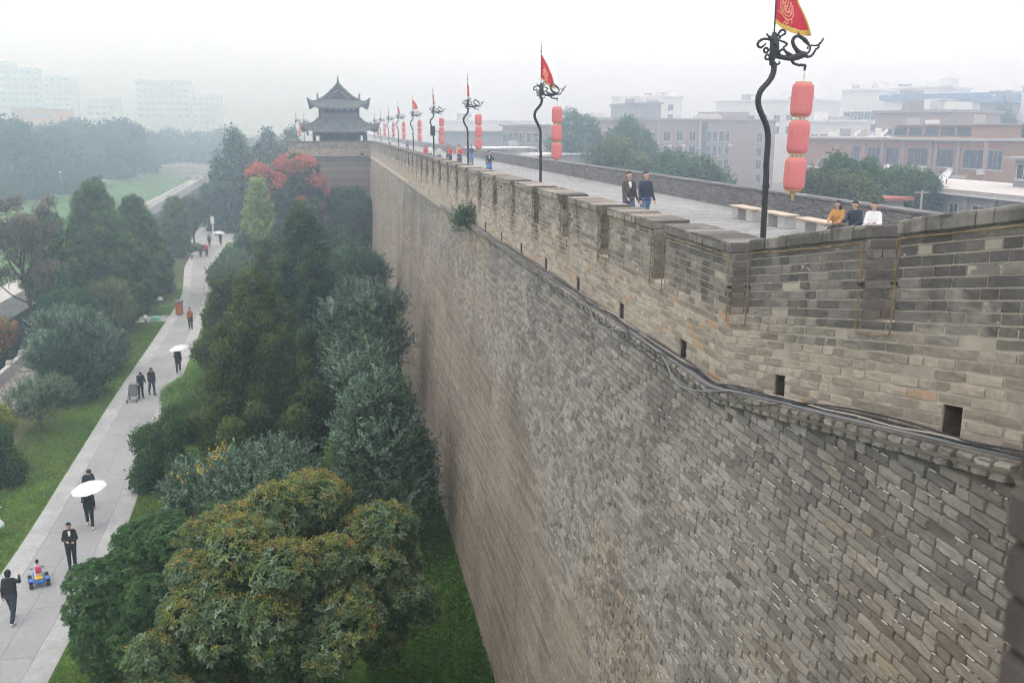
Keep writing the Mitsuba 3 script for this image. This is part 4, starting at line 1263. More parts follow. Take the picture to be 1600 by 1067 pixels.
    nb = 1.0 if y > 180 else 0.85 if y > 100 else (0.6 if y > 38 else 0.4)
    put(key + '__' + crown, (V, F), mat_, color=col, normals=unit(fn * (1 - nb) + Nc * nb))
    if kind == 'rosette' and accent is not None:
        part(key, 'flower_cluster', (fl_V, fl_F), 'leaf_matt', color=fl_c, kind='stuff')
    if trunk is not None:
        put(key + '__trunk', trunk_mesh(x, y, trunk[0], trunk[1], L, rg, *trunk[2:]), 'bark', smooth=True)
    return key


DKG = [(0.042, 0.088, 0.026), (0.060, 0.110, 0.033), (0.036, 0.070, 0.025)]
BLG = [(0.070, 0.118, 0.078), (0.105, 0.165, 0.112), (0.05, 0.088, 0.056), (0.20, 0.27, 0.20)]
CON = [(0.046, 0.088, 0.026), (0.074, 0.122, 0.032), (0.088, 0.108, 0.034), (0.092, 0.092, 0.038), (0.11, 0.16, 0.045)]
MID = [(0.065, 0.125, 0.044), (0.085, 0.150, 0.052), (0.052, 0.10, 0.040)]
LGT = [(0.10, 0.175, 0.05), (0.12, 0.20, 0.06), (0.075, 0.14, 0.045)]
LOQ = [(0.082, 0.135, 0.066), (0.115, 0.172, 0.095), (0.052, 0.092, 0.046), (0.19, 0.245, 0.16), (0.10, 0.145, 0.058)]
YEL = [(0.26, 0.25, 0.06), (0.30, 0.27, 0.08), (0.22, 0.24, 0.06), (0.34, 0.25, 0.07), (0.25, 0.27, 0.09), (0.36, 0.20, 0.08), (0.28, 0.29, 0.10)]


def shell(center, R_, n, rg, size, top=0.15, zsq=0.8):
    """clumps sitting on the skin of an ellipsoid, of uneven size, with gaps between them"""
    d = sphere_dirs(n, rg); d[:, 2] = np.abs(d[:, 2]) * (1 - top) - (1 - top) * 0.25 + top; d = unit(d)
    C = np.asarray(center) + d * np.asarray(R_) * (0.74 + 0.26 * rg.random(n))[:, None]
    q = (size[0] + (size[1] - size[0]) * rg.random(n) ** 1.4)[:, None]
    return np.hstack([C, q * [1, 1, zsq]])


def boughs(x, y, z0, z1, R_, n, rg, pw=0.7, rise=0.5, fat=0.30):
    """a conifer built of boughs: slim lobes that leave a thin core outwards and upwards"""
    out = []
    for k in range(n):
        t = (k + rg.random()) / n
        t = 0.96 * t ** 1.1
        a = k * 2.4 + rg.normal() * 0.35
        L = R_ * max(1 - t, 0.03) ** pw * (0.75 + 0.4 * rg.random())
        zb = z0 + (z1 - z0) * t
        for q in (0.35, 0.68, 0.95):
            r = max(fat * L * (1.15 - 0.55 * q), 0.10 * R_) * (0.85 + 0.3 * rg.random())
            out.append([x + L * q * math.cos(a), y + L * q * math.sin(a), zb + rise * L * q * (0.7 + .6 * q), r, r, r * (1.25 + 0.3 * rg.random())])
    s = np.linspace(0, 1, 12)
    core = np.stack([x + 0 * s, y + 0 * s, z0 + (z1 - z0) * s * .96, R_ * (0.05 + 0.45 * (1 - s) ** pw), R_ * (0.05 + 0.45 * (1 - s) ** pw), 0.07 * (z1 - z0) + 0 * s], 1)
    return np.vstack([np.array(out), core])


rg = np.random.default_rng(21)

# right of the path, between path and wall
lob = np.vstack([shell((-1.2, 22.6, 3.7), (2.9, 2.8, 2.9), 50, rg, (0.5, 0.95)), shell((0.8, 23.0, 3.3), (1.3, 1.8, 2.1), 14, rg, (0.45, 0.75)), shell((-3.0, 20.8, 2.7), (1.6, 1.5, 2.0), 16, rg, (0.45, 0.85)), [[-1.5, 22.6, 3.0, 1.9, 1.7, 1.9], [-3.4, 21, 2.2, .9, .9, 1.1], [0.8, 23, 2.6, .7, .9, 1.2]]])
plant('loquat_tree', 'big broadleaf tree with whorled leaves and dull yellow bloom in the foreground', 'tree', None, -1.5, 22.6, lob, 'rosette', 14000, 0.125, LOQ, 1, (4.2, 0.16, 12), (YEL, 0.25), depth=0.22)
lob = np.vstack([shell((-5.55, 25.6, 2.4), (1.5, 1.8, 2.3), 34, rg, (0.42, 0.8), top=0.0), [[-5.7, 25.6, 2.3, 1.3, 1.45, 1.85]], shell((-4.0, 27.4, 2.5), (1.4, 1.5, 2.0), 16, rg, (0.4, 0.75), top=0.0), [[-4.0, 27.4, 2.2, 1.0, 1.1, 1.6]], [[-6.7, 25.7, 1.4, 0.8, 0.9, 1.2]]])
plant('round_evergreen', 'dense dark green rounded evergreen shrub beside the path, left of the flowering tree', 'shrub', None, -5.7, 25.6, lob, 'rosette', 8500, 0.105, [(0.042, 0.095, 0.036), (0.060, 0.118, 0.044), (0.034, 0.074, 0.032), (0.085, 0.150, 0.06)], 2, (2.2, 0.10, 7), depth=0.25)
lob = np.vstack([blob((-3.0, 31.0, 2.9), (2.6, 1.9, 2.2), 16, rg, lr=(0.3, 0.45), fill=0.85), [[-2.9, 31, 2.6, 2.0, 1.5, 1.8]]])
kk = plant('osmanthus_shrub', 'blue green shrub with upright shoots just behind the flowering tree', 'shrub', None, -2.9, 31, lob, 'spray', 2300, 0.15, BLG, 3, (2.5, 0.09, 8), depth=0.3)
lob = np.vstack([blob((1.2, 34.2, 3.7), (1.9, 2.1, 2.5), 15, rg, lr=(0.28, 0.42), fill=0.9), [[1.1, 34.2, 3.2, 1.3, 1.4, 2.0]], [[2.0, 33.0, 2.2, 1.1, 1.2, 1.2]]])
plant('osmanthus_shrub', 'large blue green shrub hard against the wall, nearest of those along it', 'shrub', None, 1.0, 34.2, lob, 'spray', 2300, 0.15, BLG, 4, (3.2, 0.10, 9), depth=0.35)
lob = np.vstack([blob((1.5, 46, 5.3), (1.8, 2.1, 2.5), 15, rg, lr=(0.28, 0.42), fill=0.9), [[1.4, 46, 4.6, 1.3, 1.4, 2.2]], blob((0.6, 41, 3.6), (1.6, 2.2, 2.0), 8, rg, lr=(0.3, 0.45))])
plant('osmanthus_shrub', 'tall blue green shrub against the wall, right of the big conifers', 'shrub', None, 1.4, 46, lob, 'spray', 2300, 0.16, BLG, 5, (4.4, 0.12, 9), depth=0.35)
lob = np.vstack([blob((1.4, 64, 5.6), (1.9, 3.0, 2.6), 12, rg, lr=(0.28, 0.42)), [[1.3, 64, 4.6, 1.4, 2.2, 2.4]]])
plant('osmanthus_shrub', 'green shrub by the wall, farther off and half behind the conifers', 'shrub', None, 1.3, 64, lob, 'spray', 1600, 0.18, [(0.05, 0.10, 0.05), (0.07, 0.125, 0.06)], 6, (4.4, 0.12, 7), depth=0.35)
lob = boughs(-3.3, 40.5, 0.5, 9.2, 2.9, 58, rg, 0.8, fat=0.26)
plant('juniper_tree', 'big dark juniper in the middle of the planting, nearest of the conifers', 'tree', None, -3.3, 40.5, lob, 'plume', 30000, 0.20, CON, 7, (8.0, 0.16, 10), depth=0.45, mat_='leaf_matt')
lob = boughs(-1.7, 52, 0.8, 11.1, 3.0, 58, rg, 0.8, fat=0.26)
plant('juniper_tree', 'tall dark juniper behind the nearest one, beside the wall shrubs', 'tree', None, -1.7, 52, lob, 'plume', 28000, 0.21, [(0.04, 0.085, 0.036), (0.06, 0.115, 0.045), (0.05, 0.075, 0.038), (0.085, 0.14, 0.055)], 8, (9.5, 0.18, 10), depth=0.45, mat_='leaf_matt')
lob = np.vstack([boughs(-6.4, 58, 0.4, 6.3, 2.1, 30, rg, 0.5), boughs(-4.2, 60, 0.4, 8.4, 2.1, 32, rg, 0.55), boughs(-7.3, 62, .3, 4.4, 1.5, 18, rg, .5)])
plant('juniper_tree', 'lower dark juniper on the path side of the tall one', 'tree', None, -6.2, 59, lob, 'plume', 22000, 0.21, CON, 9, (5.5, 0.14, 8), depth=0.45, mat_='leaf_matt')
lob = np.vstack([blob((-7.75, 41, 2.0), (1.6, 1.6, 1.75), 15, rg, lr=(0.24, 0.4), fill=0.9)])
plant('round_shrub', 'loose round dark shrub overhanging the right edge of the path', 'shrub', None, -7.6, 41, lob, 'small', 6500, 0.115, DKG, 10, (2.2, 0.08, 9), depth=0.55)
lob = np.vstack([blob((-7.7, 49.5, 1.2), (1.2, 3.2, 1.5), 9, rg, lr=(0.4, 0.6)), [[-7.6, 50, 1.0, 1.2, 3.6, 1.6]]])
plant('clipped_hedge', 'clipped bright green hedge along the right edge of the path', 'hedge', None, -7.6, 50, lob, 'small', 11000, 0.10, LGT, 11, depth=0.12, crown='foliage')
lob = np.vstack([blob((-9.2, 90, 2.2), (2.0, 5.5, 2.0), 12, rg, lr=(0.35, 0.55)), [[-9.0, 91, 1.8, 1.7, 5.0, 2.4]], blob((-9.0, 96, 3.0), (1.8, 3, 2.2), 6, rg)])
plant('pale_shrub', 'pale grey green mounded shrubs at the bend of the path', 'shrub', None, -9, 91, lob, 'small', 9000, 0.24, [(0.085, 0.135, 0.07), (0.11, 0.16, 0.085), (0.07, 0.11, 0.055)], 12, depth=0.25, crown='foliage')
lob = []
for k in range(11):
    z = 2.2 + k * 0.78; r = 2.3 * (1 - k / 13.0)
    for a in np.arange(5) * 1.26 + k * 0.7:
        lob.append([-7.15 + r * 0.62 * math.cos(a), 98 + r * 0.62 * math.sin(a), z - 0.1, r * 0.52, r * 0.52, 0.36])
plant('ginkgo_tree', 'yellow green tree with tiered branches left of the red tree', 'tree', None, -7.15, 98, lob, 'flat', 9000, 0.26, [(0.24, 0.31, 0.09), (0.28, 0.34, 0.11), (0.20, 0.26, 0.08)], 13, (10.0, 0.15, 14, (0, 0), 0.9), depth=0.6)
lob = np.vstack([blob((-4.4, 108, 8.8), (4.3, 3.6, 3.4), 22, rg, lr=(0.24, 0.38), fill=0.95), [[-4.4, 108, 8.0, 2.6, 2.2, 2.6]]])
plant('golden_rain_tree', 'tree covered in salmon red pods in front of the bastion', 'tree', None, -4.4, 108, lob, 'small', 14000, 0.27, [(0.05, 0.09, 0.04), (0.06, 0.105, 0.045)], 14, (8.5, 0.22, 12), ([(0.46, 0.13, 0.085), (0.42, 0.11, 0.075), (0.40, 0.17, 0.10)], 0.42), depth=0.3)
lob = np.vstack([blob((1.4, 107, 4.9), (2.7, 3.3, 4.2), 18, rg, lr=(0.26, 0.4), fill=0.9), [[1.4, 107, 4.4, 1.8, 2.2, 3.0]]])
plant('dark_tree', 'dark leafy tree in the corner between bastion and wall', 'tree', None, 1.2, 107, lob, 'small', 9000, 0.28, DKG, 15, (6, 0.18, 9), depth=0.35)
lob = np.vstack([blob((-2.4, 92, 4.6), (3.0, 3.6, 3.6), 16, rg, lr=(0.28, 0.42), fill=0.9), [[-2.4, 92, 4.0, 2.2, 2.4, 3.0]]])
plant('dark_tree', 'dark bushy tree below the red tree, behind the tall juniper', 'tree', None, -2.4, 92, lob, 'small', 9000, 0.26, [(0.035, 0.075, 0.035), (0.045, 0.09, 0.04)], 16, (5, 0.16, 9), depth=0.35)
lob = np.vstack([blob((0.8, 84, 1.0), (1.2, 1.8, 1.0), 5, rg), [[0.8, 84, 0.8, 1.3, 1.8, 1.0]]])
plant('ball_shrub', 'small clipped ball shrub on the grass beside the wall', 'shrub', None, 0.8, 84, lob, 'small', 2500, 0.16, MID, 17, depth=0.15, crown='foliage')
lob = np.vstack([cone_lobes(-14.0, 150, 0.8, 14.8, 3.2, 34, rg, 0.55), cone_lobes(-16.6, 153, 0.8, 11.5, 2.2, 20, rg, 0.55), cone_lobes(-10.8, 158, 0.8, 12.6, 2.6, 22, rg, 0.55)])
plant('poplar_tree', 'tall dark clump of poplars beyond the paved square', 'tree', None, -14.0, 150, lob, 'small', 10000, 0.48, DKG, 18, (12, 0.22, 9), depth=0.4)
lob = np.vstack([blob((-16.9, 146, 5.2), (2.3, 2.3, 2.3), 10, rg, lr=(0.35, 0.5)), [[-16.9, 146, 5.2, 1.9, 1.9, 2.0]]])
plant('round_tree', 'small round-headed tree on a bare trunk standing in the paved square', 'tree', None, -16.9, 146, lob, 'small', 5000, 0.26, [(0.05, 0.09, 0.045), (0.06, 0.10, 0.05)], 19, (4.2, 0.14, 6), depth=0.25)
for i, (x, y, h, r, w) in enumerate(((-10.5, 175, 14.5, 3.4, 'left of the bastion, nearest'), (-7.5, 195, 15.0, 3.6, 'left of the bastion, behind it'), (-17.5, 205, 13.0, 4.0, 'beyond the poplars'), (-6.4, 160, 11.0, 2.6, 'tucked against the left corner of the bastion'))):
    lob = np.vstack([cone_lobes(x, y, 0.8, h, r, 22, rg, 0.5), blob((x, y, h * .5), (r, r, h * .4), 6, rg)])
    plant('hazy_tree', f'hazy grey green tree {w}', 'tree', 'hazy trees beyond the square', x, y, lob, 'small', 5000, 0.55, DKG, 40 + i, (h * .8, 0.2, 7), depth=0.4)

# left of the path
LC = 'dark cypress left of the path, '
for i, (x, y, h, r, pw, n, w) in enumerate(((-19.6, 86, 11.2, 3.3, 0.66, 24000, 'tallest and pointed'), (-17.4, 89, 9.5, 2.6, 0.62, 18000, 'second tall spire, nearer the lawn'), (-22.8, 84, 8.6, 2.2, 0.55, 12000, 'behind the bare brown tree'), (-16.7, 83, 6.6, 2.2, 0.45, 12000, 'low bushy one by the lawn'),
                                             (-18.7, 121, 7.2, 2.0, 0.5, 10000, 'broad cone at the bend'), (-20.6, 112, 6.7, 1.7, 0.5, 8000, 'narrow one before the bend'), (-18.6, 84, 8.2, 2.9, 0.5, 18000, 'broad, filling the gap before the two spires'), (-17.0, 93, 7.6, 1.9, 0.5, 10000, 'just behind the second spire'), (-21.4, 81, 6.6, 2.0, 0.45, 11000, 'low, left of the broad one'))):
    lob = boughs(x, y, 0.3, h * .96, r, 40, rg, pw, rise=0.7)
    if i == 1: lob[:, 0] += 0.25 * np.maximum(0, lob[:, 2] - 6) / 3
    plant('cypress_tree', LC + w, 'tree', 'cypresses left of the path', x, y, lob, 'plume', n, 0.24, [(0.068, 0.130, 0.034), (0.095, 0.160, 0.042), (0.055, 0.10, 0.030), (0.125, 0.185, 0.05)], 60 + i, (h * .8, 0.15, 8), depth=0.45, mat_='leaf_matt')
lob = blob((-17.6, 128, 4.6), (1.6, 1.6, 2.9), 12, rg, lr=(0.3, 0.45))
plant('thin_tree', 'thin airy tree beside the moat parapet at the bend', 'tree', None, -17.6, 128, lob, 'small', 2600, 0.22, [(0.08, 0.10, 0.06), (0.10, 0.11, 0.07)], 70, (6.0, 0.12, 10), depth=0.8)
# the bare brown tree, its limbs in view
rgb_ = np.random.default_rng(5)
bx0, by0 = -22.0, 74.8
br, tips = [tube(spline(np.array([[bx0, by0, 0], [bx0 - .1, by0, 2.2], [bx0 - .35, by0, 4.2], [bx0 - .5, by0, 6.0]]), 12), np.linspace(.2, .13, 12), 8)], []
for k in range(15):
    h = 2.6 + 3.6 * rgb_.random(); a = rgb_.random() * 6.28; l = 2.0 + 2.2 * rgb_.random()
    s = np.array([bx0 - .1 - .07 * h, by0, h])
    e = s + [l * 0.62 * math.cos(a), l * 0.62 * math.sin(a), l * (0.75 + 0.5 * rgb_.random()) * min(1, h / 4.5)]
    mid = (s + e) / 2 + [0.2 * math.cos(a), 0.2 * math.sin(a), -0.15]
    br.append(tube(spline(np.array([s, mid, e]), 8), np.linspace(.075, .022, 8), 6))
    for q in range(4):
        a2 = a + rgb_.normal() * 0.9; s2 = s + (e - s) * (0.45 + 0.55 * rgb_.random()); l2 = 0.9 + 1.0 * rgb_.random()
        e2 = s2 + [l2 * 0.6 * math.cos(a2), l2 * .6 * math.sin(a2), l2 * 0.8 * rgb_.random() + .25]
        br.append(tube(np.array([s2, (s2 + e2) / 2 + [0, 0, .08], e2]), [.025, .018, .008], 5)); tips.append(e2)
tips = np.array(tips)
lob = np.hstack([tips, 0.45 + 0.35 * rgb_.random((len(tips), 1)), 0.45 + 0.35 * rgb_.random((len(tips), 1)), 0.3 + 0.22 * rgb_.random((len(tips), 1))])
bt = plant('brown_tree', 'sparse tree with brownish leaves and dark bare limbs at the left edge', 'tree', None, bx0, by0, lob, 'small', 6200, 0.17, [(0.15, 0.13, 0.095), (0.18, 0.155, 0.12), (0.11, 0.12, 0.08), (0.17, 0.13, 0.10)], 71, depth=0.9)
put(bt + '__trunk', br[0], 'bark', smooth=True)
for b_ in br[1:16]: pass
part(bt, 'branch', cat(*br[1:]), 'bark', smooth=True, kind='stuff')
SH = (
    ('spiky_shrub', 'wide blue green shrub with upright shoots left of the lawn', (-15.7, 62.5, 1.7), (3.4, 3.0, 2.1), 'spray', 2600, 0.17, BLG),
    ('spiky_shrub', 'darker shrub on the lawn edge in front of the wide blue green one', (-15.0, 56.5, 1.4), (1.6, 2.4, 1.7), 'spray', 1500, 0.16, [(0.035, 0.065, 0.042), (0.05, 0.085, 0.055)]),
    ('airy_shrub', 'small airy shrub with pale leaf tips on the lawn at the left', (-15.1, 50.5, 1.5), (1.35, 1.4, 1.15), 'spray', 620, 0.15, [(0.09, 0.14, 0.085), (0.13, 0.18, 0.12)]),
    ('dark_shrub', 'dark shrub cut by the left edge below the yellow leaves', (-14.9, 43.0, 1.2), (1.1, 1.3, 1.55), 'small', 4200, 0.12, DKG),
    ('yellow_shrub', 'yellow green leafy shrub top at the left edge', (-15.3, 45.0, 2.5), (0.9, 0.9, 0.7), 'small', 1500, 0.12, [(0.24, 0.25, 0.04), (0.18, 0.22, 0.05)]),
    ('red_shrub', 'bush with orange red leaves at the left edge by the promenade', (-22.1, 66.5, 1.5), (1.1, 1.1, 1.2), 'spray', 420, 0.15, [(0.36, 0.11, 0.05), (0.34, 0.16, 0.07), (0.10, 0.12, 0.05), (0.12, 0.14, 0.06)]),
    ('yellow_shrub', 'low shrub with yellowish shoots under the cypresses', (-16.4, 75.0, 2.0), (1.7, 1.8, 1.5), 'spray', 900, 0.17, [(0.09, 0.13, 0.06), (0.13, 0.15, 0.07), (0.19, 0.19, 0.09)]),
    ('dark_shrub', 'dark green shrub between the brown tree and the wide blue green shrub', (-18.6, 70.5, 2.2), (2.0, 2.0, 1.9), 'small', 6000, 0.15, [(0.04, 0.09, 0.04), (0.05, 0.105, 0.045)]),
    ('grey_shrub', 'greyish shrub at the far end of the cypress row beside the lawn', (-16.6, 94.0, 1.2), (1.4, 2.4, 1.3), 'spray', 900, 0.18, [(0.08, 0.11, 0.075), (0.10, 0.13, 0.09)]),
    ('dark_shrub', 'low dark shrub filling the gap left of the lawn behind the wide shrub', (-16.0, 68.0, 1.2), (1.3, 2.2, 1.4), 'small', 4500, 0.15, DKG),
    ('dark_shrub', 'dark undergrowth beneath the second cypress spire', (-16.3, 77.8, 1.3), (1.0, 1.4, 1.3), 'small', 3500, 0.15, DKG),
)
for i, (nm, lb, c, R_, kd, n, sz, pal) in enumerate(SH):
    lob = np.vstack([blob(c, R_, 11, rg, lr=(0.32, 0.5), fill=0.85), [[c[0], c[1], c[2] * 0.8, R_[0] * .7, R_[1] * .7, R_[2] * .75]]]) if nm != 'airy_shrub' else blob(c, R_, 12, rg, lr=(0.25, 0.4), fill=0.9)
    plant(nm, lb, 'shrub', None, c[0], c[1], lob, kd, n, sz, pal, 80 + i, (c[2], 0.06, 8), depth=0.35)
lob = cone_lobes(-19.0, 72, 0.3, 5.6, 1.1, 18, rg, 0.6)
plant('cone_shrub', 'bright green cone shaped conifer beside the brown tree', 'shrub', None, -19.0, 72, lob, 'plume', 7000, 0.18, [(0.05, 0.115, 0.035), (0.06, 0.13, 0.04)], 95, (3.5, 0.08, 4), depth=0.25, mat_='leaf_matt')
# yellow leaved twig rising behind the evergreen
lob = np.array([[-4.3 + 0.16 * k, 29.5 + .1 * (k % 3), 4.9 + 0.13 * k, .14, .14, .2] for k in range(6)] + [[-4.9, 29.2, 4.75, .2, .2, .12]])
plant('yellow_sapling', 'thin sapling with bright yellow leaves above the dark shrubs', 'sapling', None, -4.2, 29.5, lob, 'small', 34, 0.11, [(0.50, 0.35, 0.05), (0.50, 0.30, 0.05), (0.45, 0.40, 0.07)], 96, (4.9, 0.025, 5), depth=0.8)
lob = np.array([[4.30, 31.6, 12.15, .2, .30, .22], [4.24, 31.8, 11.85, .18, .26, .2], [4.30, 31.3, 12.3, .12, .2, .15]])
plant('wall_shrub', 'green shrub growing out of the string course of the wall', 'shrub', None, 4.3, 31.6, lob, 'spray', 120, 0.085, [(0.06, 0.11, 0.06), (0.08, 0.135, 0.075)], 97, depth=0.6, crown='foliage')
lob = np.array([[-14.6, 127, .75, .3, 1.2, .5]] )
put(thing('box_hedge', 'low clipped box hedge at the end of the lawn', 'hedge') + '__foliage', bevel_box(-18.2, -16.2, 125.6, 127.0, 0, 0.8, 0.1), 'grass_ground')
# city side trees
for i, (x, y, h, r, pal, w) in enumerate(((38.5, 150, 17.2, 4.6, MID, 'dark, right of the second lanterns'), (41.0, 128, 16.4, 3.9, MID, 'with twin tops before the pinkish block'), (34.5, 92, 13.2, 4.4, MID, 'broad and green behind the two strollers'), (30.5, 101, 13.3, 3.4, [(0.12, 0.15, 0.05), (0.09, 0.12, 0.05)], 'yellowish, left of the broad green one'),
                                            (34.8, 63, 12.4, 2.6, [(0.11, 0.13, 0.05), (0.08, 0.11, 0.045)], 'olive, below the nearest lanterns'), (38.6, 67, 13.0, 2.3, MID, 'darker, right of the olive one'), (48.6, 75, 12.4, 2.5, MID, 'before the low long house'), (91.5, 116, 15.8, 4.0, [(0.09, 0.10, 0.05), (0.11, 0.11, 0.06)], 'brownish at the right border'), (137, 185, 19.0, 4.8, MID, 'pale and far behind the brick block'),
                                            (46, 152, 15.0, 4.0, MID, 'low between the two darker ones'))):
    lob = np.vstack([blob((x, y, h - r * 1.05), (r, r, r * 1.1), 16, rg, lr=(0.28, 0.42), fill=0.9), [[x, y, h - r * 1.2, r * .7, r * .7, r * .8]], [[x, y, h - r * 2.2, r * .75, r * .75, r * 1.1]]])
    plant('city_tree', f'tree inside the wall, {w}', 'tree', 'trees inside the wall', x, y, lob, 'small', 6500 if y < 120 else 5000, 0.2 + 0.0013 * y, pal, 120 + i, (h - r, 0.2, 8), depth=0.35)
# the row of hazy trees beyond the moat
def atx(px_, y):
    d = FWD + RT * ((px_ - 800) / 1500.0); return d[0] / d[1] * y
n_far = 0
for (px_, y, top, rr, w) in ((5, 225, 17.5, 9, 'at the left border, tallest'), (60, 235, 16.0, 8, 'second from the left border'), (105, 250, 13.5, 7, 'third from the left'), (20, 205, 8.0, 5, 'low and willowy in front at the left border'), (75, 215, 7.6, 4, 'low, before the third one'), (150, 300, 15.5, 9, 'behind the cypress tip'), (190, 290, 16.0, 8, 'above the market awnings, left'), (222, 300, 16.5, 8, 'above the market awnings, right'),
                             (110, 232, 7.0, 5, 'low by the far path'), (150, 262, 9.0, 5, 'low above the far bank'), (265, 360, 14.0, 9, 'left of the bridge'), (300, 400, 14.0, 9, 'above the bridge arches'), (340, 420, 12.5, 9, 'right of the bridge'), (375, 400, 13.5, 8, 'far, right of the poplars'), (-40, 215, 15, 8, 'beyond the left border'), (180, 330, 9, 6, 'small, behind the pavilion'), (245, 330, 9.5, 6, 'beside the pavilion roof'), (430, 420, 12, 9, 'far left of the watchtower'), (320, 355, 8.0, 4, 'small, on the bridge end')):
    x = atx(px_, y)
    lob = np.vstack([blob((x, y, top - rr * .55 + 0.5), (rr * .8, rr * .6, rr * .6), 12, rg, lr=(0.3, 0.5), fill=0.9), blob((x, y, top * .4), (rr * .8, rr * .6, top * .35), 7, rg, lr=(.4, .55)), [[x, y, top * .5, rr * .6, rr * .5, top * .42]]])
    plant('far_tree', f'hazy far tree beyond the moat, {w}', 'tree', 'far trees beyond the moat', x, y, lob, 'small', 3000, 0.95, [(0.035, 0.07, 0.045), (0.045, 0.08, 0.05)], 150 + n_far, (top * .6, 0.25, 6), depth=0.35)
    n_far += 1

# grass blades on the near lawn, leafy ground cover at the foot of the wall
def blades(P, h, w, pal, rg, lean=0.35):
    n = len(P)
    D = unit(np.stack([rg.normal(size=n) * lean, rg.normal(size=n) * lean, np.ones(n)], 1))
    S = unit(np.cross(D, rg.normal(size=(n, 3))))
    hh = h * (0.6 + 0.8 * rg.random(n))[:, None]
    V = np.stack([P - S * w / 2, P + S * w / 2, P + D * hh], 1).reshape(-1, 3)
    c = np.repeat(tint(n, pal, rg, P, 0.3, 1.5), 3, 0)
    return (V, np.arange(3 * n).reshape(-1, 3)), c


n = 90000
y = 26 + 60 * rg.random(n) ** 1.6
x = EL(y) - 0.05 - 3.2 * rg.random(n)
n2 = 50000
y2 = 22 + 24 * rg.random(n2) ** 1.3
x2 = ER(y2) + 0.05 + 3.0 * rg.random(n2)
P = np.stack([np.r_[x, x2], np.r_[y, y2], np.zeros(n + n2)], 1)
P = P[seen(P, 0.1)]
m, c = blades(P, 0.055, 0.03, [(0.08, 0.165, 0.024), (0.11, 0.20, 0.033), (0.06, 0.135, 0.022), (0.13, 0.16, 0.045)], rg)
struct('grass', m, 'leaf_matt', 'short mown grass on the strips beside the path', 'grass', 'stuff', color=c)
n = 26000
y = 21 + 45 * rg.random(n) ** 1.4
x = 3.85 - 3.4 * rg.random(n) ** 1.3
P = np.stack([x, y, 0.05 + 0.28 * rg.random(n) * meshkit.noise(np.stack([x, y, 0 * x], 1) * 1.2, 3)], 1)
P = P[seen(P, 0.1)]
D = unit(rg.normal(size=P.shape) * [1, 1, 0.5] + [0, 0, 0.35])
V, F = leaves(P, D, unit(rg.normal(size=P.shape) * 0.4 + [0, 0, 1.0]), 0.10 + 0.09 * rg.random(len(P)), 0.05 + 0.03 * rg.random(len(P)))
struct('ground_cover', (V, F), 'leaf', 'lush low ground cover between the shrubs and the wall', 'ground cover', 'stuff', color=per_vertex(tint(len(P), [(0.055, 0.13, 0.022), (0.085, 0.17, 0.03), (0.04, 0.10, 0.02)], rg, P, 0.3)))

# ------------------------------------------------------------------ the city inside the wall
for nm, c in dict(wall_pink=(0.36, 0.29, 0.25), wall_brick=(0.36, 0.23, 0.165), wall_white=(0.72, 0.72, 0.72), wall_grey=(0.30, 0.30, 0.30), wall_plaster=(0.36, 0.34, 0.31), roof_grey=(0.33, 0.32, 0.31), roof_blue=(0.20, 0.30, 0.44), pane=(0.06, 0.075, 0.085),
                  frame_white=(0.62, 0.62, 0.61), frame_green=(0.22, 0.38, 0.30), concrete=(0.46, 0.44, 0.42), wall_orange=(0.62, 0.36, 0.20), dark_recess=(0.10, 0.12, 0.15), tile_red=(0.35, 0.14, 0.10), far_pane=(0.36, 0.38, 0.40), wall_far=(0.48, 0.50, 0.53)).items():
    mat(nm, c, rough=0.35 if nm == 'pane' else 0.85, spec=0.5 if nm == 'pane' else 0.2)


class House:
    """a block given by its front facade (two plan corners), depth behind it, and height"""
    def __init__(s, key, p0, p1, depth, z, m, z0=0.0, roof='roof_grey', over=0.35, th=0.35):
        s.key, s.p0, s.p1 = key, np.array(p0, float), np.array(p1, float)
        s.u = s.p1 - s.p0; s.w = np.linalg.norm(s.u); s.u /= s.w
        s.n = np.array([-s.u[1], s.u[0]])
        mid = (s.p0 + s.p1) / 2
        if s.n @ mid > 0: s.n = -s.n          # the front looks towards the wall
        s.z, s.depth = z, depth
        part(key, 'wall', s.block(0, s.w, -depth, 0, z0, z), m)
        part(key, 'roof', s.block(-over, s.w + over, -depth - over, over, z + 0.003, z + th), roof)

    def block(s, a, b, d0, d1, z0, z1):
        v = []
        for t in (a, b):
            for d in (d0, d1):
                for z in (z0, z1):
                    q = s.p0 + s.u * t + s.n * d
                    v.append([q[0], q[1], z])
        return np.array(v), BOXF

    def add(s, name, a, b, z0, z1, m, d0=0.002, d1=0.12, parent=None, label=None):
        return part(parent or s.key, name, s.block(a, b, d0, d1, z0, z1), m, label=label)

    def window(s, a, b, z0, z1, fm='frame_white', bars=1, sill=True, pm='pane'):
        w = part(s.key, 'window', cat(s.block(a - .06, a, .002, .07, z0 - .06, z1 + .06), s.block(b, b + .06, .002, .07, z0 - .06, z1 + .06), s.block(a, b, .002, .07, z1, z1 + .06), s.block(a, b, .002, .07, z0 - .06, z0),
                                     *[s.block(a + (b - a) * k / (bars + 1) - .025, a + (b - a) * k / (bars + 1) + .025, .03, .065, z0, z1) for k in range(1, bars + 1)]), fm)
        part(w, 'pane', s.block(a, b, .002, .03, z0, z1), pm)
        if sill: part(w, 'sill', s.block(a - .15, b + .15, .002, .2, z0 - .16, z0 - .062), 'concrete')


def plan(px_, d):
    r = FWD + RT * ((px_ - 800) / 1500.0); r = r[:2] / np.linalg.norm(r[:2])
    return r * d


def along(h, px_):
    """where the sight line of a picture column meets the facade"""
    r = FWD + RT * ((px_ - 800) / 1500.0); r = r[:2]
    A_ = np.array([[r[0], -h.u[0]], [r[1], -h.u[1]]])
    return np.linalg.solve(A_, h.p0)[1]


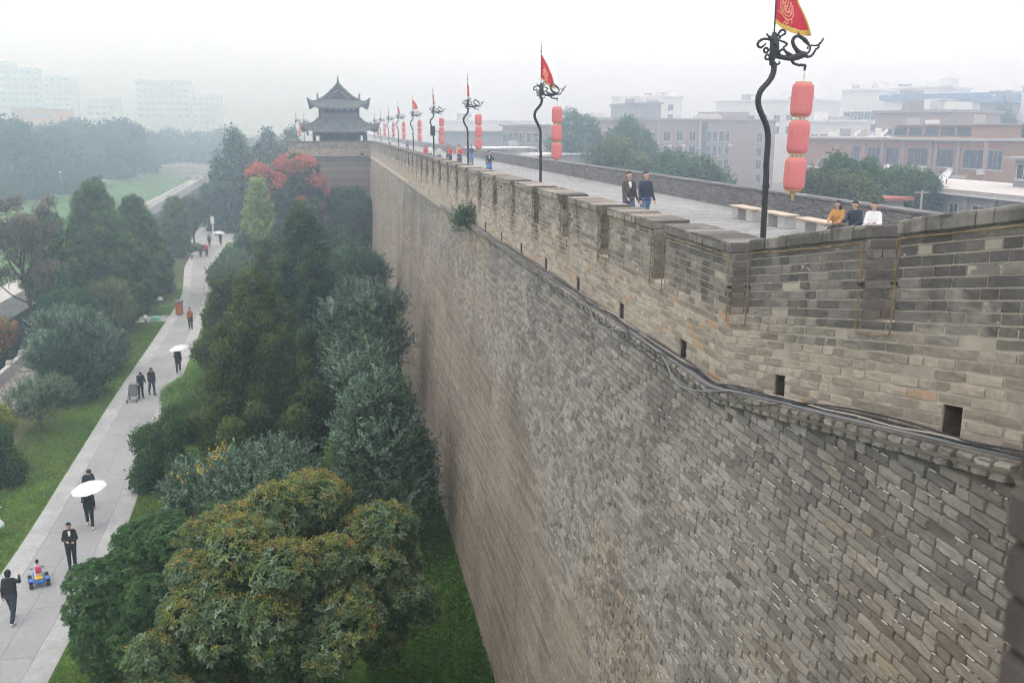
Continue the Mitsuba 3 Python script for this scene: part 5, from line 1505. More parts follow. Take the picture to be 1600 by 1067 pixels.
# pinkish five storey block
h = House(thing('apartment_block', 'pinkish grey flat-roofed block of five storeys behind the strolling pair', 'building'), (62.0, 195.4), (101.2, 212.1), 16, 16.9, 'wall_pink', over=0.6, th=0.4)
for x in (1003, 1031, 1050, 1069):
    for k in range(3):
        a = along(h, x); h.window(a - 0.9, a + 0.9, 12.6 - 3.05 * k, 14.6 - 3.05 * k)
for x in (1093.5, 1103, 1112, 1121):
    for k in range(4):
        a = along(h, x); h.window(a - 0.6, a + 0.6, 12.4 - 3.05 * k, 14.6 - 3.05 * k)
for k in range(5):
    a = along(h, 1169.5); h.window(a - 0.85, a + 0.85, 12.1 - 3.05 * k, 14.2 - 3.05 * k)
h.add('pilaster', along(h, 1078), along(h, 1081), 0, 16.8, 'concrete', 0.002, 0.25)
h.add('pilaster', along(h, 1017), along(h, 1018.5), 0, 16.8, 'concrete', 0.002, 0.2)
h.add('stair_recess', along(h, 1081.5), along(h, 1091), 0, 16.6, 'dark_recess', 0.002, 0.02)
h.add('roof_hut', along(h, 1119), along(h, 1172), 17.3, 18.9, 'wall_pink', -9, -4)
for x in (1031, 1050, 1121):
    a = along(h, x); h.add('air_conditioner', a + 0.2, a + 1.1, 11.3, 11.9, 'frame_white', 0.21, 0.6)
for k in range(9):
    a = along(h, 1088 + k * 4.2); h.add('solar_heater', a - .5, a + .5, 17.3, 18.1 + .3 * (k % 2), 'frame_white', -3.5, -2.4)
# brick block on the right
h = House(thing('brick_building', 'reddish brick building with large windows and projecting pale roof edge', 'building'), (77.6, 155.0), (80.6, 112.5), 20, 13.6, 'wall_brick', over=0.8, th=0.35, roof='concrete')
for x, w in ((1315, 1.0), (1342, 2.2), (1370, 2.2), (1408, 3.4), (1447, 3.0), (1492, 2.8), (1525, 1.6)):
    a = along(h, x)
    for z0, z1 in ((10.2, 12.5), (6.6, 8.4)): h.window(a - w / 2 - .4, a + w / 2 + .4, z0, z1, bars=2, fm='wall_grey')
for x in (1262,):
    a = along(h, x)
    for z0 in (5.2, 8.2): h.window(a - .5, a + .5, z0, z0 + 1.6)
for x in (1328, 1356, 1388, 1428, 1436, 1470, 1510): a = along(h, x); h.add('pilaster', a - .22, a + .22, 0, 13.5, 'wall_pink', 0.002, 0.22)
h.add('cornice', 0.0, h.w, 8.85, 9.25, 'concrete', 0.235, 0.4)
h.add('attic', along(h, 1352), h.w - 0.6, 13.96, 15.6, 'wall_brick', -8, -2.2)
h.add('attic_roof', along(h, 1349), h.w - 0.2, 15.605, 15.8, 'roof_grey', -8.5, -1.8)
for x in (1362, 1384, 1408, 1432, 1456):
    a = along(h, x); h.add('attic_window', a - 1.8, a + 1.0, 14.2, 15.3, 'pane', -2.19, -2.15)
rc = np.random.default_rng(77)
for q in range(9):
    a = h.w * (0.04 + 0.1 * q + 0.04 * rc.random()); w_ = 0.3 + 0.8 * rc.random()
    h.add(('water_tank', 'vent', 'roof_box')[q % 3], a - w_, a + w_, 15.81 if 0.45 < q / 9 else 13.96, (15.81 if 0.45 < q / 9 else 13.96) + 0.5 + 0.9 * rc.random(), ('wall_white', 'wall_grey', 'concrete')[q % 3], -6, -4.6 - rc.random())
for x in (1345, 1411, 1450, 1495):
    a = along(h, x); h.add('air_conditioner', a + 1.2, a + 2.1, 9.5, 10.1, 'frame_white', .23, .65)
# satellite dishes
def dish(x, y, z, r, label, tilt=0.9):
    k = thing('satellite_dish', label, 'satellite dish')
    v, f = lathe([(0.0, 0.0), (r * .35, .03 * r), (r * .7, .13 * r), (r, .28 * r), (r, .31 * r), (r * .7, .16 * r), (0, .03 * r)], 20)
    c, s = math.cos(tilt), math.sin(tilt)
    v = np.stack([v[:, 0] * c - v[:, 2] * s, v[:, 1], v[:, 0] * s + v[:, 2] * c], 1) + [x, y, z + r]
    put(k + '__bowl', (v, f), 'wall_white', smooth=30)
    part(k, 'mast', tube([[x, y, z], [x, y, z + r]], .05, 6), 'grey_metal')
    part(k, 'feed_arm', tube([[x, y, z + r * .9], [x - r * .9, y, z + r * 1.3]], .03, 5), 'grey_metal')


dish(78.5, 129.0, 13.95, 0.6, 'white satellite dish on the roof edge of the reddish brick building')
dish(78.9, 137.0, 13.95, 0.55, 'pinkish satellite dish left of the white one on the brick building')
dish(54.0, 78.3, 10.35, 0.62, 'large white satellite dish on the low long roof')
dish(55.5, 90.5, 10.35, 0.62, 'tilted pale satellite dish behind the tree on the low long roof')
# low long house in front
h = House(thing('low_house', 'low plastered house with a long flat grey roof just inside the wall', 'building'), (50.6, 97.0), (50.6, 62.0), 9.5, 10.0, 'wall_plaster', over=0.7, th=0.3, roof='concrete')
for x, w in ((1310, 1.2), (1345, 1.5), (1362, .9), (1470, 1.1), (1508, 1.6)):
    a = along(h, x); h.window(a - w / 2, a + w / 2, 7.0, 9.1, bars=1)
a = along(h, 1553); h.window(a - 2.0, a + 2.0, 6.6, 9.3, fm='frame_green', bars=3)
for x in (1320, 1336, 1440, 1490, 1532, 1574): a = along(h, x); h.add('pilaster', a - .2, a + .2, 0, 9.97, 'wall_plaster', 0.002, 0.28)
h.add('gutter', -0.4, h.w + .4, 9.84, 9.995, 'frame_white', 0.30, 0.75)
h.add('awning', along(h, 1300), along(h, 1342), 6.2, 6.35, 'roof_grey', 0.002, 1.6)
# house at the right border
h = House(thing('corner_house', 'small grey house with dark eaves at the right border above the low roof', 'building'), (57.0, 73.5), (57.0, 60.0), 6, 12.6, 'wall_grey', over=0.7, th=0.22)
for x, w in ((1570, 1.6), (1592, 1.4)):
    a = along(h, x); h.window(a - w / 2, a + w / 2, 11.0, 12.2, bars=1)
# pale far buildings
FB = (('white stepped hall far off, leftmost of the pale city blocks', 948, 1052, 340, 340, 25.6, 'wall_white', [(950, 1052, 23.2, 3)]),
      ('small pale block before the stepped hall', 992, 1021, 250, 252, 21.2, 'wall_grey', []),
      ('long white office block behind the pinkish block', 1103, 1246, 300, 288, 22.9, 'wall_white', [(1110, 1240, 19.0, 7)]),
      ('white hall with one blank panel behind the nearest lanterns', 1289, 1348, 280, 278, 25.0, 'wall_white', [(1293, 1343, 19.6, 5)]),
      ('tall white block right of the blank panel', 1353, 1428, 296, 290, 26.0, 'wall_white', [(1358, 1424, 22.6, 6)]),
      ('wide block with blue roof band behind the brick building', 1352, 1498, 262, 252, 21.9, 'wall_white', [(1358, 1494, 17.6, 8)]),
      ('narrow grey tower block at the end of the blue roofed one', 1494, 1514, 250, 249, 21.0, 'wall_grey', [(1496, 1512, 17.5, 3)]),
      ('white high block at the right border', 1554, 1640, 232, 222, 23.4, 'wall_white', [(1596, 1636, 18.6, 3)]),
      ('flat pinkish rooftop block behind the brick building', 1340, 1452, 196, 190, 18.0, 'wall_pink', [(1350, 1445, 15.2, 5)]),
      ('faint tower block between blue roof and right border', 1518, 1548, 420, 418, 27.5, 'wall_white', [(1520, 1546, 22, 3)]),
      ('hazy row of flats far behind the lanterns left of the hall', 880, 945, 380, 370, 19.0, 'wall_grey', []),
      ('hazy white flats left of the second lanterns', 700, 800, 330, 320, 17.5, 'wall_white', []),
      ('low white block between the pinkish block and the nearest lamp', 1212, 1290, 236, 232, 16.6, 'wall_white', [(1216, 1286, 13.9, 5)]))
for i, (lb, xa, xb, da, db, z, m, rows) in enumerate(FB):
    h = House(thing('far_building', lb, 'building'), plan(xa, da), plan(xb, db), 22, z, m, roof='roof_blue' if 'blue' in lb else ('wall_white' if m == 'wall_white' else 'roof_grey'), over=0.5 if 'blue' not in lb else 1.0, th=0.5 if 'blue' not in lb else 1.4)
    for (wa, wb, zt, nw) in rows:
        for k in range(nw):
            a = along(h, wa + (wb - wa) * (k + .5) / nw)
            for lv in range(2):
                h.window(a - .9, a + .9, zt - 2.0 - 3.2 * lv, zt - 3.2 * lv, sill=False)
    rc = np.random.default_rng(300 + i)
    for q in range(4):
        a = h.w * (0.1 + 0.8 * rc.random()); w_ = 0.6 + 1.6 * rc.random(); hh = 0.6 + 1.6 * rc.random()
        h.add('roof_box', a - w_, a + w_, z + .45, z + .45 + hh, ('wall_white', 'wall_grey', 'roof_grey')[q % 3], -6 - 6 * rc.random(), -3)
    if 'tall white' in lb: h.add('roof_block', along(h, 1432) - 2, along(h, 1432) + 1.5, z + .5, z + 2.5, 'wall_white', -8, -3)
    if 'stepped' in lb:
        h.add('roof_block', along(h, 988), along(h, 1031), z + .5, z + 2.0, 'wall_white', -12, -3)
# old low houses beyond the walkway
h = House(thing('old_house', 'old pinkish row house with white window grilles beside the dark tree', 'building'), plan(786, 190), plan(843, 184), 12, 15.6, 'wall_pink', over=0.5)
for x in (790, 798, 806, 814, 826, 836):
    for k in range(3):
        a = along(h, x); h.window(a - .6, a + .6, 12.6 - 3 * k, 14.4 - 3 * k)
h.add('balcony', along(h, 800), along(h, 812), 9.0, 9.9, 'frame_white', .08, 1.0); h.add('balcony', along(h, 800), along(h, 812), 12.0, 12.9, 'frame_white', .08, 1.0)
h = House(thing('old_house', 'grey hazy row of old houses with tiled roofs left of the pinkish one', 'building'), plan(690, 205), plan(786, 198), 12, 14.4, 'wall_grey', over=0.5)
for i, (xa, xb, d, z) in enumerate(((728, 772, 150, 12.2), (748, 792, 138, 11.2), (812, 842, 150, 11.3))):
    h = House(thing('shed', ('low white roofed shed seen over the inner parapet, farthest', 'low tiled shed seen over the inner parapet, middle', 'low white shed beside the dark tree')[i], 'building'), plan(xa, d), plan(xb, d - 4), 9, z, 'wall_plaster', roof='wall_white' if i != 1 else 'roof_grey', over=.6, th=.2)
    h.window(1.0, 2.4, z - 2.4, z - 1.0, sill=False)
h = House(thing('red_roofed_shed', 'low shed with reddish roof below the nearest lamp', 'building'), plan(1198, 84), plan(1258, 80), 9, 9.4, 'wall_plaster', roof='tile_red', over=.6, th=.25)
h.window(1.0, 2.2, 7.0, 8.4)
k = thing('utility_pole', 'wooden utility pole with cross arm above the inner parapet', 'pole')
put(k + '__post', tube([[38.3, 58.0, 0], [38.3, 58.0, 11.2]], [.11, .07], 8), 'wall_plaster'); part(k, 'cross_arm', box(37.75, 38.85, 57.96, 58.04, 10.98, 11.05), 'wall_plaster')

# ------------------------------------------------------------------ the far side on the left: towers, bridge, stalls, rails
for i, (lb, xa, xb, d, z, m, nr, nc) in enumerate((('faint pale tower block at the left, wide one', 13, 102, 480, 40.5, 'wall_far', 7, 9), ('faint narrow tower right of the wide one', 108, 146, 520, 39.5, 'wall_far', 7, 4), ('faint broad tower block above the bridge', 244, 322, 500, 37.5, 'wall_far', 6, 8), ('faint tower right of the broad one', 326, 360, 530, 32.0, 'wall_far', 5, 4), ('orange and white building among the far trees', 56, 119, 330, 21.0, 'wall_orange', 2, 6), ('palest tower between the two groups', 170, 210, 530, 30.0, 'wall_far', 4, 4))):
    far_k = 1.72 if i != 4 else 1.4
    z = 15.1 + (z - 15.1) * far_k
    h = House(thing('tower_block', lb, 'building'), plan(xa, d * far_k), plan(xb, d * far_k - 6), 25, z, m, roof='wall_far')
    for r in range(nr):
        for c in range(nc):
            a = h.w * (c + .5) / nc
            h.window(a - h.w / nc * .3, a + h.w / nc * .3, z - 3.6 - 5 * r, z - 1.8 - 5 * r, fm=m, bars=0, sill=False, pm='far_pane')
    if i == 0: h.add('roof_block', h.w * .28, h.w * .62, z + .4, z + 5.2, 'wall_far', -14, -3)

bridge = thing('stone_bridge', 'pale stone bridge with round arches across the moat', 'bridge')
BXA, BXB, BY, BT = -66.0, -35.5, 330.0, 7.0
from shapely.geometry import Polygon, Point, box as sbox2
def deck(x):
    return 1.2 + 2.2 * math.exp(-((x + 47.5) / 11.0) ** 2)
outl = [(x, deck(x)) for x in np.linspace(BXA, BXB, 41)]
pg = Polygon(outl + [(BXB, -4), (BXA, -4)])
for cx in (-50.4, -46.2, -42.2):
    pg = pg.difference(Point(cx, -1.6).buffer(1.65, 24).union(sbox2(cx - 1.65, -4.2, cx + 1.65, -1.6)))
bm = trimesh.creation.extrude_polygon(pg, BT, engine='earcut')
v = np.array(bm.vertices); put(bridge + '__body', (np.stack([v[:, 0], BY + v[:, 2], v[:, 1]], 1), np.array(bm.faces)), 'pale_stone')
for y in (BY + 0.1, BY + BT - 0.3):
    part(bridge, 'rail', cat(*[(lambda b_: (b_[0] + 0, b_[1]))(box(xa, xb, y, y + .2, max(deck(xa), deck(xb)) + .12, max(deck(xa), deck(xb)) + .85)) for xa, xb in zip(np.linspace(BXA, BXB, 31), np.linspace(BXA, BXB, 31)[1:] - 0.25)]), 'pale_stone')
    for x in np.linspace(BXA, BXB, 31)[:-1:2]:
        part(bridge, 'rail_post', box(x - .2, x + .1, y - .05, y + .25, deck(x) - .1, deck(x) + 1.2), 'pale_stone')
for cx in (-50.4, -46.2, -42.2):
    t = np.linspace(0, np.pi, 15)
    part(bridge, 'arch_ring', tube(np.stack([cx + 1.75 * np.cos(t), 0 * t + BY - 0.02, -1.6 + 1.75 * np.sin(t)], 1), .14, 5), 'concrete')

rail = thing('quay_railing', 'white stone balustrade along the far side of the moat', 'railing')
for y0 in np.arange(118, 300, 2.6):
    x = np.interp([y0, y0 + 2.6], MY, FARX) - 0.6
    d = np.array([[x[0] - .06, y0 + .15, -0.95], [x[0] + .06, y0 + .15, -.95], [x[1] + .06, y0 + 2.45, -.95], [x[1] - .06, y0 + 2.45, -.95]])
    v = np.vstack([d, d + [0, 0, .7]]); 
    part(rail, 'panel', (v, np.array([[0, 1, 5, 4], [1, 2, 6, 5], [2, 3, 7, 6], [3, 0, 4, 7], [4, 5, 6, 7]])), 'plastic_white')
    part(rail, 'post', box(x[0] - .13, x[0] + .13, y0 - .13, y0 + .13, -1.0, 0.05), 'plastic_white')
nr = thing('moat_parapet', 'low stone parapet along the near edge of the moat', 'railing')
for y0 in np.arange(36, 200, 3.0):
    x = np.interp([y0, y0 + 3.0], MY, NEARX) + 0.18
    d = np.array([[x[0] - .14, y0 + .15, 0.0], [x[0] + .14, y0 + .15, 0], [x[1] + .14, y0 + 2.85, 0], [x[1] - .14, y0 + 2.85, 0]])
    v = np.vstack([d, d + [0, 0, .75]])
    part(nr, 'panel', (v, np.array([[0, 1, 5, 4], [1, 2, 6, 5], [2, 3, 7, 6], [3, 0, 4, 7], [4, 5, 6, 7]])), 'pale_stone')
    part(nr, 'post', bevel_box(x[0] - .17, x[0] + .17, y0 - .17, y0 + .17, 0, 1.0, .03), 'pale_stone')

pav = thing('pavilion', 'small pavilion with reddish upturned tiled roof beyond the moat', 'pavilion')
px0, py0 = -70.5, 345.0
part(pav, 'roof', Manifold.hull_points(np.array([[px0 - 6, py0 - 4, 5.0], [px0 + 6, py0 - 4, 5.0], [px0 + 6, py0 + 4, 5.0], [px0 - 6, py0 + 4, 5.0], [px0 - 3.5, py0, 7.6], [px0 + 3.5, py0, 7.6]])), 'tile_red')
for x in (-5, -1.7, 1.7, 5):
    for y in (-3, 3): part(pav, 'column', tube([[px0 + x, py0 + y, 1.4], [px0 + x, py0 + y, 5.0]], .2, 8), 'red_timber')
for i, (x, y, w, m, lb) in enumerate(((-68.0, 318, 4.5, 'plastic_white', 'white market awning left of the blue one'), (-63.5, 322, 4.0, 'roof_blue', 'pale blue market awning by the bridge'), (-71.5, 315, 3.5, 'wall_white', 'small pale awning at the left of the stalls'))):
    k = thing('market_awning', lb, 'awning')
    part(k, 'canopy', Manifold.hull_points(np.array([[x - w, y - 3, 3.6], [x + w, y - 3, 3.6], [x + w, y + 3, 3.6], [x - w, y + 3, 3.6], [x - w * .9, y, 4.5], [x + w * .9, y, 4.5]])), m)
    for sx in (-1, 1):
        for sy in (-1, 1): part(k, 'pole', tube([[x + sx * w * .95, y + sy * 2.8, 1.4], [x + sx * w * .95, y + sy * 2.8, 3.6]], .06, 6), 'grey_metal')
    part(k, 'counter', box(x - w * .7, x + w * .7, y - 2.4, y - 1.6, 1.4, 2.4), 'wall_white')
for i, (x, y, lb) in enumerate(((-58.6, 322, 'white globe lamp left of its twin near the bridge'), (-57.0, 330, 'white globe lamp right of its twin near the bridge'), (-52.5, 205, 'pale lamp post on the far bank'))):
    gr = 0.45 if i < 2 else 0.2
    k = thing('globe_lamp', lb, 'street lamp')
    part(k, 'post', tube([[x, y, 1.2], [x, y, 6.4]], .1, 8), 'grey_metal')
    s = trimesh.creation.icosphere(2, gr); part(k, 'globe', (np.array(s.vertices) + [x, y, 6.8], np.array(s.faces)), 'plastic_white', smooth=True)

# small things on the lawn
k = thing('litter_bin', 'orange brown litter bin with grey lid beside the path', 'litter bin')
part(k, 'body', bevel_box(-13.15, -12.6, 82.0, 82.5, 0.1, 1.0, .03), 'bin_orange'); part(k, 'lid', bevel_box(-13.2, -12.55, 81.95, 82.55, 1.0, 1.25, .05), 'grey_metal'); part(k, 'stand', box(-13.0, -12.75, 82.1, 82.4, 0, .1), 'grey_metal')
def lawn_lamp(x, y, lb, r=.28):
    k = thing('lawn_lamp', lb, 'lamp')
    part(k, 'stem', tube([[x, y, 0], [x, y, .4]], .06, 8), 'grey_metal')
    v, f = lathe([(0, .40), (r, .42), (r * .95, .52), (r * .6, .66), (0, .72)], 18); part(k, 'shade', (v + [x, y, 0], f), 'plastic_white', smooth=40)
    part(k, 'band', (lathe([(r * 1.02, .40), (r * 1.02, .46)], 18)[0] + [x, y, 0], lathe([(1, 0), (1, 1)], 18)[1]), 'plastic_green')
lawn_lamp(-15.3, 87.6, 'small white lawn lamp on the grass left of the litter bin')
lawn_lamp(-13.0, 37.0, 'small white and green lawn lamp at the left edge of the near lawn')
lawn_lamp(-15.0, 79.0, 'tiny pale lawn lamp below the short cross path', .2)
k = thing('green_crate', 'light green box lying at the end of the short cross path', 'box'); put(k, bevel_box(-14.75, -14.1, 79.8, 80.3, .02, .32, .03), 'plastic_green')
k = thing('notice_post', 'white post with a small sign by the walkers at the path bend', 'sign'); part(k, 'post', tube([[-16.6, 140, 0], [-16.6, 140, 2.2]], .09, 8), 'plastic_white'); part(k, 'panel', bevel_box(-16.85, -16.35, 139.8, 139.88, 2.2, 3.2, .02), 'plastic_white')
k = thing('bench', 'dark wooden bench on the lawn before the low hedge', 'bench'); part(k, 'seat', bevel_box(-17.9, -16.4, 118.0, 118.5, .40, .46, .01), 'dark_timber')
for x in (-17.7, -16.7): part(k, 'leg', box(x, x + .1, 118.05, 118.45, 0, .4), 'dark_timber')

# ------------------------------------------------------------------ people
_ico = np.array(trimesh.creation.icosphere(1).vertices)
_ico0 = np.array(trimesh.creation.icosphere(0).vertices)


def ball(p, r, k=None):
    k = _ico if r > 0.03 else _ico0
    return k * r + np.asarray(p)


def hull(*balls):
    return Manifold.hull_points(np.vstack([ball(p, r) for p, r in balls]))


def union(ms):
    return Manifold.batch_boolean(ms, OpType.Add)


def smooth_mesh(m, length=0.03, it=8):
    m = m.refine_to_length(length).to_mesh()
    t = trimesh.Trimesh(m.vert_properties[:, :3], m.tri_verts, process=False)
    trimesh.smoothing.filter_taubin(t, iterations=it)
    return np.array(t.vertices), np.array(t.faces)


def person(label, loc, face, pose, top, legs_m, shoes='shoe_dark', hair='short', h=1.72, group=None, sleeves=True, inner=None, jacket_len=0.0, detail=0.035):
    """loc: feet (or seat) on the ground; face: heading in radians (0 = +Y); pose: leg/arm angles in degrees, forward positive"""
    g = lambda k, d=0.0: pose.get(k, d)
    R = math.radians
    lean = R(g('lean'))
    f = lambda a: np.array([0, math.sin(a), math.cos(a)])
    hip = np.array([0, 0, 0.0])
    tv = f(lean)
    tw_ = R(g('twist'))
    ch = hip + tv * 0.34
    sh = hip + tv * 0.47
    nk = sh + f(lean + R(g('nod') * .3)) * 0.07
    hd = nk + f(lean + R(g('nod'))) * 0.135
    side = np.array([math.cos(tw_), math.sin(tw_), 0])
    skin, coat, trou, shoe = [], [], [], []
    skin += [hull((hip + [-.08, 0, .02], .11), (hip + [.08, 0, .02], .11), (ch + side * .08, .105), (ch - side * .08, .105)),
             hull((ch + side * .08, .105), (ch - side * .08, .105), (sh + side * .135, .06), (sh - side * .135, .06)),
             hull((sh, .075), (nk, .055)), hull((nk, .054), (hd, .055))]
    fd = f(lean + R(g('nod')) + math.pi / 2) * np.array([1, 1, 1])
    yaw = R(g('look')); fd = np.array([-math.sin(yaw) * fd[1], math.cos(yaw) * fd[1], fd[2]])
    sd = np.cross(fd, [0, 0, 1.0]); sd /= np.linalg.norm(sd)
    upv = np.cross(sd, fd)
    skin += [hull((hd - fd * .02 + upv * .045, .092), (hd + fd * .01 + upv * .03, .088), (hd + fd * .035 - upv * .055, .055), (hd + fd * .052 - upv * .085, .032)),
             hull((hd + fd * .088 + upv * .03, .012), (hd + fd * .105 - upv * .012, .014), (hd + fd * .088 - upv * .02, .014)),
             hull((hd + sd * .088 + upv * .02, .018), (hd + sd * .09 - upv * .02, .014)), hull((hd - sd * .088 + upv * .02, .018), (hd - sd * .09 - upv * .02, .014))]
    j = 0.018
    coat += [hull((hip + [-.075, 0, .02 - jacket_len], .105 + j), (hip + [.075, 0, .02 - jacket_len], .105 + j), (ch + side * .08, .105 + j), (ch - side * .08, .105 + j)),
             hull((ch + side * .08, .105 + j), (ch - side * .08, .105 + j), (sh + side * .135, .062 + j * .6), (sh - side * .135, .062 + j * .6)), hull((sh, .085), (nk - tv * .02, .064))]
    zmin = 9
    for s, n in ((-1, 'l'), (1, 'r')):
        hp = hip + [s * .09, 0, -.03]
        a, k = R(g(n + 'leg')), R(g(n + 'knee'))
        sp = R(g(n + 'open')) * s
        kn = hp + .43 * np.array([math.sin(sp) * math.cos(a), math.sin(a), -math.cos(a) * math.cos(sp)])
        an = kn + .41 * np.array([math.sin(sp) * .2, math.sin(a - k), -math.cos(a - k)])
        ft = R(g(n + 'foot', 0.0)) + min(0, (a - k)) * .4
        toe = an + np.array([s * .02, .17 * math.cos(ft), -.045 + .17 * math.sin(ft)])
        heel = an + np.array([0, -.04, -.045])
        skin += [hull((hp, .09), (kn, .058)), hull((kn, .058), (an, .04)), hull((an, .042), (heel, .032)), hull((heel, .032), (toe, .026))]
        trou += [hull((hp + [0, 0, .02], .108), (kn, .076)), hull((kn, .076), (an + [0, 0, .03], .062))]
        shoe += [hull((an + [0, 0, -.01], .052), (heel, .045)), hull((heel, .045), (toe, .038))]
        zmin = min(zmin, toe[2] - .038, heel[2] - .045)
        # arm
        so = sh + side * (s * .165) - tv * .01
        ua, ab, eb, inn = R(g(n + 'arm')), R(g(n + 'out', 8)), R(g(n + 'elbow', 15)), R(g(n + 'in', 0))
        d1 = np.array([s * math.sin(ab) * math.cos(ua * .3), math.sin(ua) * math.cos(ab), -math.cos(ua) * math.cos(ab)])
        el = so + .285 * d1
        t = ua + eb
        d2 = unit(np.array([s * math.sin(ab) * .6 - s * math.sin(inn), math.sin(t) * math.cos(inn), -math.cos(t) * math.cos(inn)]))
        wr = el + .25 * d2
        skin += [hull((so, .058), (el, .042)), hull((el, .042), (wr, .028))]
        pal = np.cross(d2, [s, 0.2, 0]); pal = unit(pal)
        acr = unit(np.cross(d2, pal))
        k0, k1 = wr + d2 * .02, wr + d2 * .085
        skin.append(hull((k0 + acr * .018, .016), (k0 - acr * .018, .016), (k1 + acr * .030, .012), (k1 - acr * .030, .012)))
        for q, ln in enumerate((.062, .072, .068, .052)):
            b0 = k1 + acr * (.030 - .020 * q)
            b1 = b0 + d2 * ln * .55 + pal * .008 * (1 + q * .3); b2 = b1 + d2 * ln * .40 + pal * .020
            skin += [hull((b0, .010), (b1, .0092)), hull((b1, .0092), (b2, .008))]
        th0 = k0 + acr * .026; th1 = th0 + acr * .022 + d2 * .028 + pal * .012; th2 = th1 + d2 * .028 + pal * .010
        skin += [hull((th0, .013), (th1, .011)), hull((th1, .011), (th2, .009))]
        if sleeves: coat += [hull((so - side * s * .01, .068), (el, .052)), hull((el, .052), (wr - d2 * .012, .038))]
        else: coat += [hull((so - side * s * .01, .075), (so + d1 * .16, .066))]
    trou.append(hull((hip + [-.08, 0, .03], .125), (hip + [.08, 0, .03], .125), (hip + [-.085, 0, -.06], .118), (hip + [.085, 0, -.06], .118)))
    sc = h / 1.735
    z_off = -zmin * sc if not pose.get('seat') else pose['seat'] + 0.11 * sc
    c, s_ = math.cos(-face), math.sin(-face)
    M = np.array([[c, -s_, 0], [s_, c, 0], [0, 0, 1]]) * sc
    o = np.array([loc[0], loc[1], loc[2] + z_off])
    place = lambda vf: (vf[0] @ M.T + o, vf[1])
    key = thing('person', label, 'person', group)
    put(key, place(smooth_mesh(union(skin), detail, 4)), 'skin', smooth=True)
    part(key, 'jacket', place(smooth_mesh(union(coat), detail, 6)), top, smooth=True)
    part(key, 'trousers', place(smooth_mesh(union(trou), detail, 5)), legs_m, smooth=True)
    for q in (0, 2): part(key, 'shoe', place(smooth_mesh(union(shoe[q:q + 2]), detail, 2)), shoes, smooth=True)
    cap = [hull((hd - fd * .030 + upv * .054, .096), (hd - fd * .004 + upv * .072, .083), (hd - fd * .048 - upv * .025, .078))]
    if hair == 'long':
        cap += [hull((hd - fd * .06, .075), (hd - fd * .085 - upv * .17, .06)), hull((hd - fd * .085 - upv * .17, .06), (hd - fd * .10 - upv * .30, .03)),
                hull((hd + sd * .07 - fd * .02, .04), (hd + sd * .085 - upv * .2, .03)), hull((hd - sd * .07 - fd * .02, .04), (hd - sd * .085 - upv * .2, .03))]
    hv = smooth_mesh(union(cap), detail, 2)
    if hair == 'short':
        rel = hv[0] - hd
        lift = (rel @ fd > .062) & (rel @ upv < .062)
        hv[0][lift] -= np.outer(np.ones(lift.sum()), fd) * .03
    part(key, 'hair', place(hv), 'hair', smooth=True)
    for s in (-1, 1): part(key, 'eye', place((_ico0 * .011 + hd + fd * .088 + sd * s * .034 + upv * .022, trimesh.creation.icosphere(0).faces)), 'eye_dark')
    part(key, 'mouth', place((_ico0 * [.022, .012, .007] @ np.stack([sd, fd, upv]) + hd + fd * .083 - upv * .055, trimesh.creation.icosphere(0).faces)), 'lip')
    if inner:
        part(key, 'shirt', place(smooth_mesh(hull((ch + fd * .085 + tv * .02, .052), (sh + fd * .035, .062)), .03, 2)), inner, smooth=True)
    out = {'key': key, 'M': M, 'o': o, 'at': lambda p: np.asarray(p, float) @ M.T + o}
    return out


WALK = dict(lleg=20, lknee=8, rleg=-16, rknee=12, larm=-14, rarm=16, lelbow=20, relbow=25)
WALK2 = dict(lleg=-15, lknee=14, rleg=18, rknee=6, larm=15, rarm=-12, lelbow=25, relbow=18)
STAND = dict(lleg=2, rleg=-3, rknee=4, lelbow=25, relbow=20)


def umbrella(label, top, tilt=(0, 0), r=0.62, shaft=0.75):
    k = thing('umbrella', label, 'umbrella')
    v, f = [], []
    a = np.arange(32) * 2 * np.pi / 32
    scal = 1 - 0.05 * np.abs(np.sin(4 * a))
    t = np.linspace(0, 1, 7)
    P = np.stack([np.outer(t * r, np.cos(a) * scal), np.outer(t * r, np.sin(a) * scal), np.outer(-0.30 * r * t ** 2.2, np.ones(32))], -1)
    P = np.concatenate([P, P[:, :1]], 1)
    V, F = grid_sheet(P)
    tx, ty = tilt
    Rm = np.array(trimesh.transformations.euler_matrix(tx, ty, 0))[:3, :3]
    top = np.asarray(top, float)
    put(k + '__canopy', (V @ Rm.T + top, F), 'umbrella_white', smooth=True)
    ax = Rm @ np.array([0, 0, -1.0])
    part(k, 'shaft', tube([top - ax * .06, top + ax * shaft], .008, 6), 'grey_metal')
    part(k, 'handle', tube([top + ax * shaft, top + ax * (shaft + .12)], .015, 6), 'hair')
    for q in range(8):
        b = q * np.pi / 4
        e = Rm @ np.array([r * .97 * math.cos(b), r * .97 * math.sin(b), -0.30 * r])
        m_ = Rm @ np.array([r * .5 * math.cos(b), r * .5 * math.sin(b), -0.30 * r * .5 ** 2.2 - .008])
        part(k, 'rib', tube([top + ax * .01, top + m_, top + e], .004, 4), 'grey_metal')


